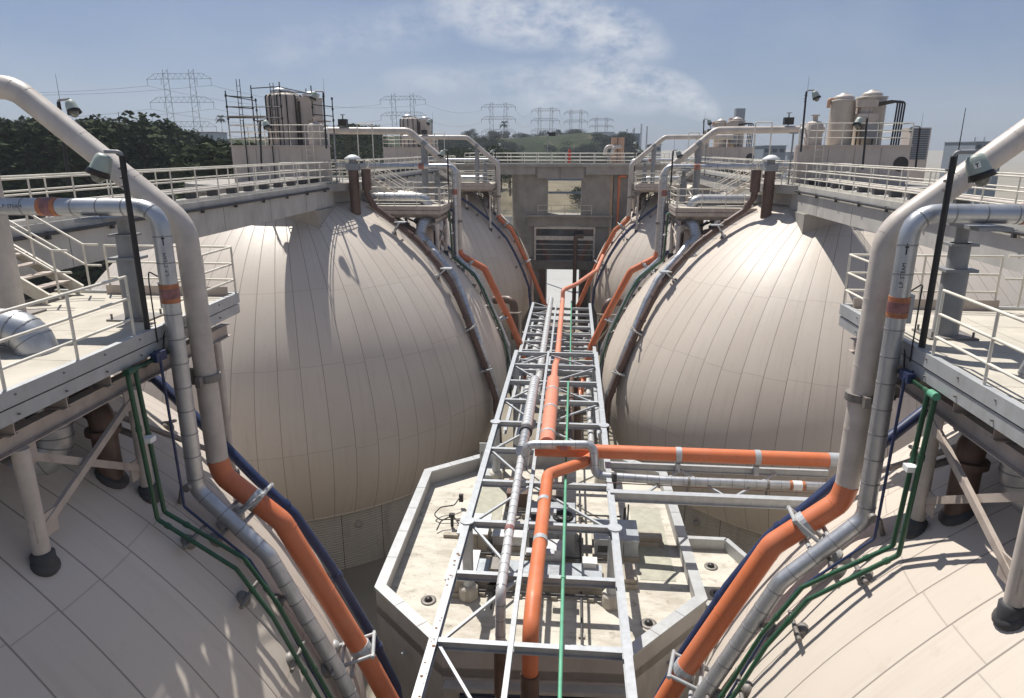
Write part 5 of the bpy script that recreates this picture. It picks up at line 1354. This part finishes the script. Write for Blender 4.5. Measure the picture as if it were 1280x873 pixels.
for (a, wa, ha), (b, wb, hb), ya, yb in zip(PY[1:], PY[2:], (560, 640, 700, 760), (640, 700, 760, 820)):
    for k, z in enumerate((.245, .605)):
        wire(V((a.x + wa, ya, a.z - ha * z)), V((b.x - wb, yb, b.z - hb * z)), 4, 'thin hazy power line strung between the distant pylons')

# ------------------------------------------------------------------ distant buildings
def far_building(label, px0, px1, top, bot, Y, mat, depth=12, roof=None, wins=0, stacks=0):
    a, b = at(px0, top, Y), at(px1, bot, Y); a.z, zb = at((px0 + px1) / 2, top, Y).z, at((px0 + px1) / 2, bot, Y).z
    zb = min(zb, GROUND + 12); t = Thing('building', label, 'building', ((a.x + b.x) / 2, Y, GROUND), 'distant buildings')
    wl = t.part('wall', MB().bb(a.x, b.x, Y, Y + depth, GROUND - 1, a.z), mat)
    k = Y / 853
    t.part('roof', MB().bb(a.x - k, b.x + k, Y - k, Y + depth + k, a.z + .003, a.z + k * .9), roof or mat)
    for i in range(wins):
        x = a.x + (b.x - a.x) * (i + .5) / wins; w = (b.x - a.x) / wins * .3
        t.part('window', MB().bb(x - w, x + w, Y - .12, Y + .04, a.z - k * 7, a.z - k * 3), 'window_glass', wl)
    for i in range(stacks):
        x = a.x + (b.x - a.x) * (i + 1) / (stacks + 1); t.part('stack', MB().cyl((x, Y + 4, a.z), (x, Y + 4, a.z + k * 6), k * 1.0, n=10), 'far_white')
far_building('white house with tiled roof beyond the evergreens', 244, 268, 166, 176, 250, 'far_white', 10, 'roof_tile', 4)
far_building('flat pale grey hall on the skyline behind the green slope', 699, 726, 167, 176, 640, 'far_grey', 20, wins=5)
far_building('hazy grey hall right of the tree clump', 744, 767, 166, 178, 620, 'far_grey', 20, wins=4)
far_building('pale block with flat roof left of the right pipe bend', 776, 799, 168, 192, 420, 'far_grey', 20, wins=3, stacks=2)
far_building('low white shed by the right pipe bend', 812, 826, 181, 195, 300, 'far_white', 10, wins=2)
far_building('blue grey block behind the right vent', 955, 981, 183, 200, 210, 'far_grey', 12, wins=3)
far_building('long low dark shed on the right horizon', 985, 1060, 191, 200, 420, 'far_grey', 20, wins=6)
far_building('grey plant building with roof boxes at the right edge', 1220, 1252, 178, 198, 150, 'far_grey', 12, wins=4, stacks=2)
far_building('pale roofed shed far behind the left plant room gap', 586, 615, 186, 196, 200, 'far_white', 10, wins=3)
a = at(1142, 161, 44); b = at(1157, 200, 44)
t = Thing('louvre_tower', 'tall dark louvred panel tower right of the silos', 'tower', ((a.x + b.x) / 2, 44, GROUND))
t.part('frame', MB().bb(a.x - .1, b.x + .1, 44.06, 45.2, GROUND, a.z + .06), 'house_wall')
m = MB()
for k in range(14): m.bb(a.x + .05, b.x, 44.0, 44.056, b.z + (a.z - b.z) * k / 14 + .02, b.z + (a.z - b.z) * (k + .8) / 14)
t.part('louvre', m, 'panel_blue')
a = at(925, 134, 420)
for px, top in ((925, 136),):
    a = at(px, top, 330); t = Thing('chimney', 'square striped chimney rising behind the farthest right plant room', 'chimney', (a.x, 330, GROUND))
    t.part('stack', MB().bb(a.x - 2, a.x + 2, 328, 332, GROUND, a.z), 'far_grey'); t.part('flue', MB().bb(a.x - 4.2, a.x - 2.01, 328.5, 331.5, GROUND, a.z - 4), 'terracotta_pipe')
for k, (px, top) in enumerate(((793, 160), (802, 155), (809, 158))):
    a = at(px, top, 900); t = Thing('chimney', f'slim grey chimney on the hazy skyline, {("left", "middle", "right")[k]} of three', 'chimney', (a.x, 900, GROUND), 'slim chimneys')
    t.part('stack', MB().cyl((a.x, 900, GROUND), (a.x, 900, a.z), 1.3, .9, n=10), 'far_grey')
# pale tanks and walkways beyond the right footbridge
for k, (x, y, r, zt) in enumerate(((33.5, 33, 5.0, -.9), (28.5, 21.5, 3.2, -1.6), (40, 47, 6, -.4))):
    t = Thing('dome_tank', f'pale domed tank behind the right footbridge, {("middle", "nearest", "farthest")[k]} of three', 'tank', (x, y, GROUND), 'domed tanks at right')
    t.part('dome', MB().lathe([(r, GROUND), (r, zt - 2.2), (r * .9, zt - 1.2), (r * .6, zt - .4), (r * .2, zt), (.05, zt + .02)], (x, y, 0), 40), 'white_cladding')
    t.part('hatch', MB().lathe([(.6, zt - .15), (.6, zt + .25), (.2, zt + .4)], (x, y, 0), 16), 'sign_white')
# yard clutter seen through the pier openings
t = Thing('pipe_bridge', 'blue painted pipe bridge seen through the pier opening', 'pipe rack', (0, 104, GROUND))
for z in (-4.3, -6.2): t.part('beam', MB().bb(-3.5, 6.5, 104, 104.3, z - .15, z + .15), 'panel_blue')
for x in (-3.4, 6.4): t.part('post', MB().bb(x - .12, x + .12, 104.31, 104.6, GROUND, -4.0), 'panel_blue')
t.part('walkway', MB().bb(-3.5, 6.5, 104.3, 105.4, -4.14, -4.08), 'far_white')
t = Thing('low_wall', 'pale concrete wall and railing low in the pier opening', 'wall', (0, 124, GROUND))
t.part('wall', MB().bb(-14, 14, 124, 124.4, GROUND, -11.6), 'pale_concrete')
t.part('railing', MB().bb(-14, 14, 124.1, 124.16, -10.7, -10.62).bb(-14, 14, 124.1, 124.16, -11.2, -11.12), 'far_grey')
structure('pavement', MB().bb(-13, 13, 79.5, 123.9, GROUND - .2, GROUND + .02), 'pale_pavement')

# ------------------------------------------------------------------ light, sky
SUN = V((-.29, .47, 1.0)).normalized()
EL = math.asin(SUN.z); AZ = math.atan2(SUN.x, SUN.y)
sun = bpy.data.lights.new('sun', 'SUN'); sun.energy = 5.0; sun.angle = R(.53); sun.color = (1.0, .955, .88)
so = bpy.data.objects.new('sun', sun); COL.objects.link(so); so.rotation_euler = SUN.to_track_quat('Z', 'Y').to_euler()
w = bpy.data.worlds.new('World'); SC.world = w; w.use_nodes = True
nt = w.node_tree; bg = nt.nodes['Background']
sky = nd(nt, 'ShaderNodeTexSky', sky_type='NISHITA'); sky.sun_disc = False
sky.sun_elevation = EL; sky.sun_rotation = AZ; sky.air_density = 1.0; sky.dust_density = .55; sky.ozone_density = 2.2
tc = nd(nt, 'ShaderNodeTexCoord').outputs['Generated']
# thin cloud and the steam plume drifting up from the right, placed by direction
sep = nd(nt, 'ShaderNodeSeparateXYZ'); nt.links.new(tc, sep.inputs[0])
az = mth(nt, 'ARCTAN2', sep.outputs[0], sep.outputs[1])
el = mth(nt, 'ARCSINE', sep.outputs[2])
def dirpx(px, py):
    r = ray(px, py).normalized(); return math.atan2(r.x, r.y), math.asin(r.z)
cv = nd(nt, 'ShaderNodeCombineXYZ'); nt.links.new(mth(nt, 'MULTIPLY', az, 1.0), cv.inputs[0]); nt.links.new(mth(nt, 'MULTIPLY', el, 1.7), cv.inputs[1])
n1 = noise(nt, cv.outputs[0], 11.0, 9, .62); n2 = noise(nt, cv.outputs[0], 34.0, 8, .62)
def blob(px, py, wpx, hpx, tilt=0.0):
    a0, e0 = dirpx(px, py); W, H = wpx / F, hpx / F; c, s = math.cos(tilt), math.sin(tilt)
    da = mth(nt, 'SUBTRACT', az, a0); de = mth(nt, 'SUBTRACT', el, e0)
    u = mth(nt, 'ADD', mth(nt, 'MULTIPLY', da, c / W), mth(nt, 'MULTIPLY', de, s / W))
    v = mth(nt, 'ADD', mth(nt, 'MULTIPLY', da, -s / H), mth(nt, 'MULTIPLY', de, c / H))
    d = mth(nt, 'ADD', mth(nt, 'MULTIPLY', u, u), mth(nt, 'MULTIPLY', v, v))
    return mth(nt, 'MAXIMUM', mth(nt, 'SUBTRACT', 1.0, d), 0.0)
fields = [blob(865, 128, 38, 18, -.45), blob(830, 112, 60, 26, -.35), blob(770, 105, 85, 34, -.2), blob(690, 110, 110, 36, 0), blob(760, 42, 85, 38, -.3), blob(660, 20, 150, 42, -.1), blob(470, 40, 210, 34, .2), blob(570, 100, 120, 22, 0)]
wts = [.95, .95, .85, .55, .75, .7, .30, .35]
tot = None
for f, k in zip(fields, wts):
    x = mth(nt, 'MULTIPLY', f, k); tot = x if tot is None else mth(nt, 'MAXIMUM', tot, x)
det = mth(nt, 'ADD', mth(nt, 'MULTIPLY', n1, .65), mth(nt, 'MULTIPLY', n2, .35))
cl = mth(nt, 'MULTIPLY', tot, ramp(nt, det, [(.38, 0.0), (.58, 1.0)]))
cl = mth(nt, 'MINIMUM', mth(nt, 'MULTIPLY', cl, 1.25), .85)
wide = mth(nt, 'MULTIPLY', ramp(nt, noise(nt, cv.outputs[0], 3.2, 6, .6), [(.42, 0.0), (.75, 1.0)]), .18)
cl = mth(nt, 'MAXIMUM', cl, wide)
blue = mixc(nt, 1.0, sky.outputs[0], (1.02, 1.10, 1.34), 'MULTIPLY')
blue = mixc(nt, .55, blue, (3.75, 4.75, 6.9))
skc = mixc(nt, cl, blue, (11.5, 11.9, 12.6))
nt.links.new(skc, bg.inputs[0]); bg.inputs[1].default_value = .05

# ------------------------------------------------------------------ haze in the air
mb = MB().bb(-700, 900, -120, 1300, GROUND - 1.2, 75)
m = bpy.data.materials.new('haze'); m.use_nodes = True; nt = m.node_tree; nt.nodes.remove(nt.nodes['Principled BSDF'])
pv = nd(nt, 'ShaderNodeVolumePrincipled'); pv.inputs['Color'].default_value = (.80, .87, .97, 1); pv.inputs['Density'].default_value = .00035
pv.inputs['Anisotropy'].default_value = .2
nt.links.new(pv.outputs[0], nt.nodes['Material Output'].inputs['Volume']); MATS['haze'] = m
structure('haze', mb, 'haze', kind='stuff')

SC.view_settings.view_transform = 'Standard'; SC.view_settings.look = 'None'
SC.view_settings.exposure = 0.3; SC.view_settings.gamma = 1.0; SC.view_settings.use_curve_mapping = False
SC.render.engine = 'CYCLES'
SC.cycles.max_bounces = 6; SC.cycles.diffuse_bounces = 3; SC.cycles.glossy_bounces = 3; SC.cycles.transmission_bounces = 4; SC.cycles.volume_bounces = 0
SC.cycles.use_denoising = True
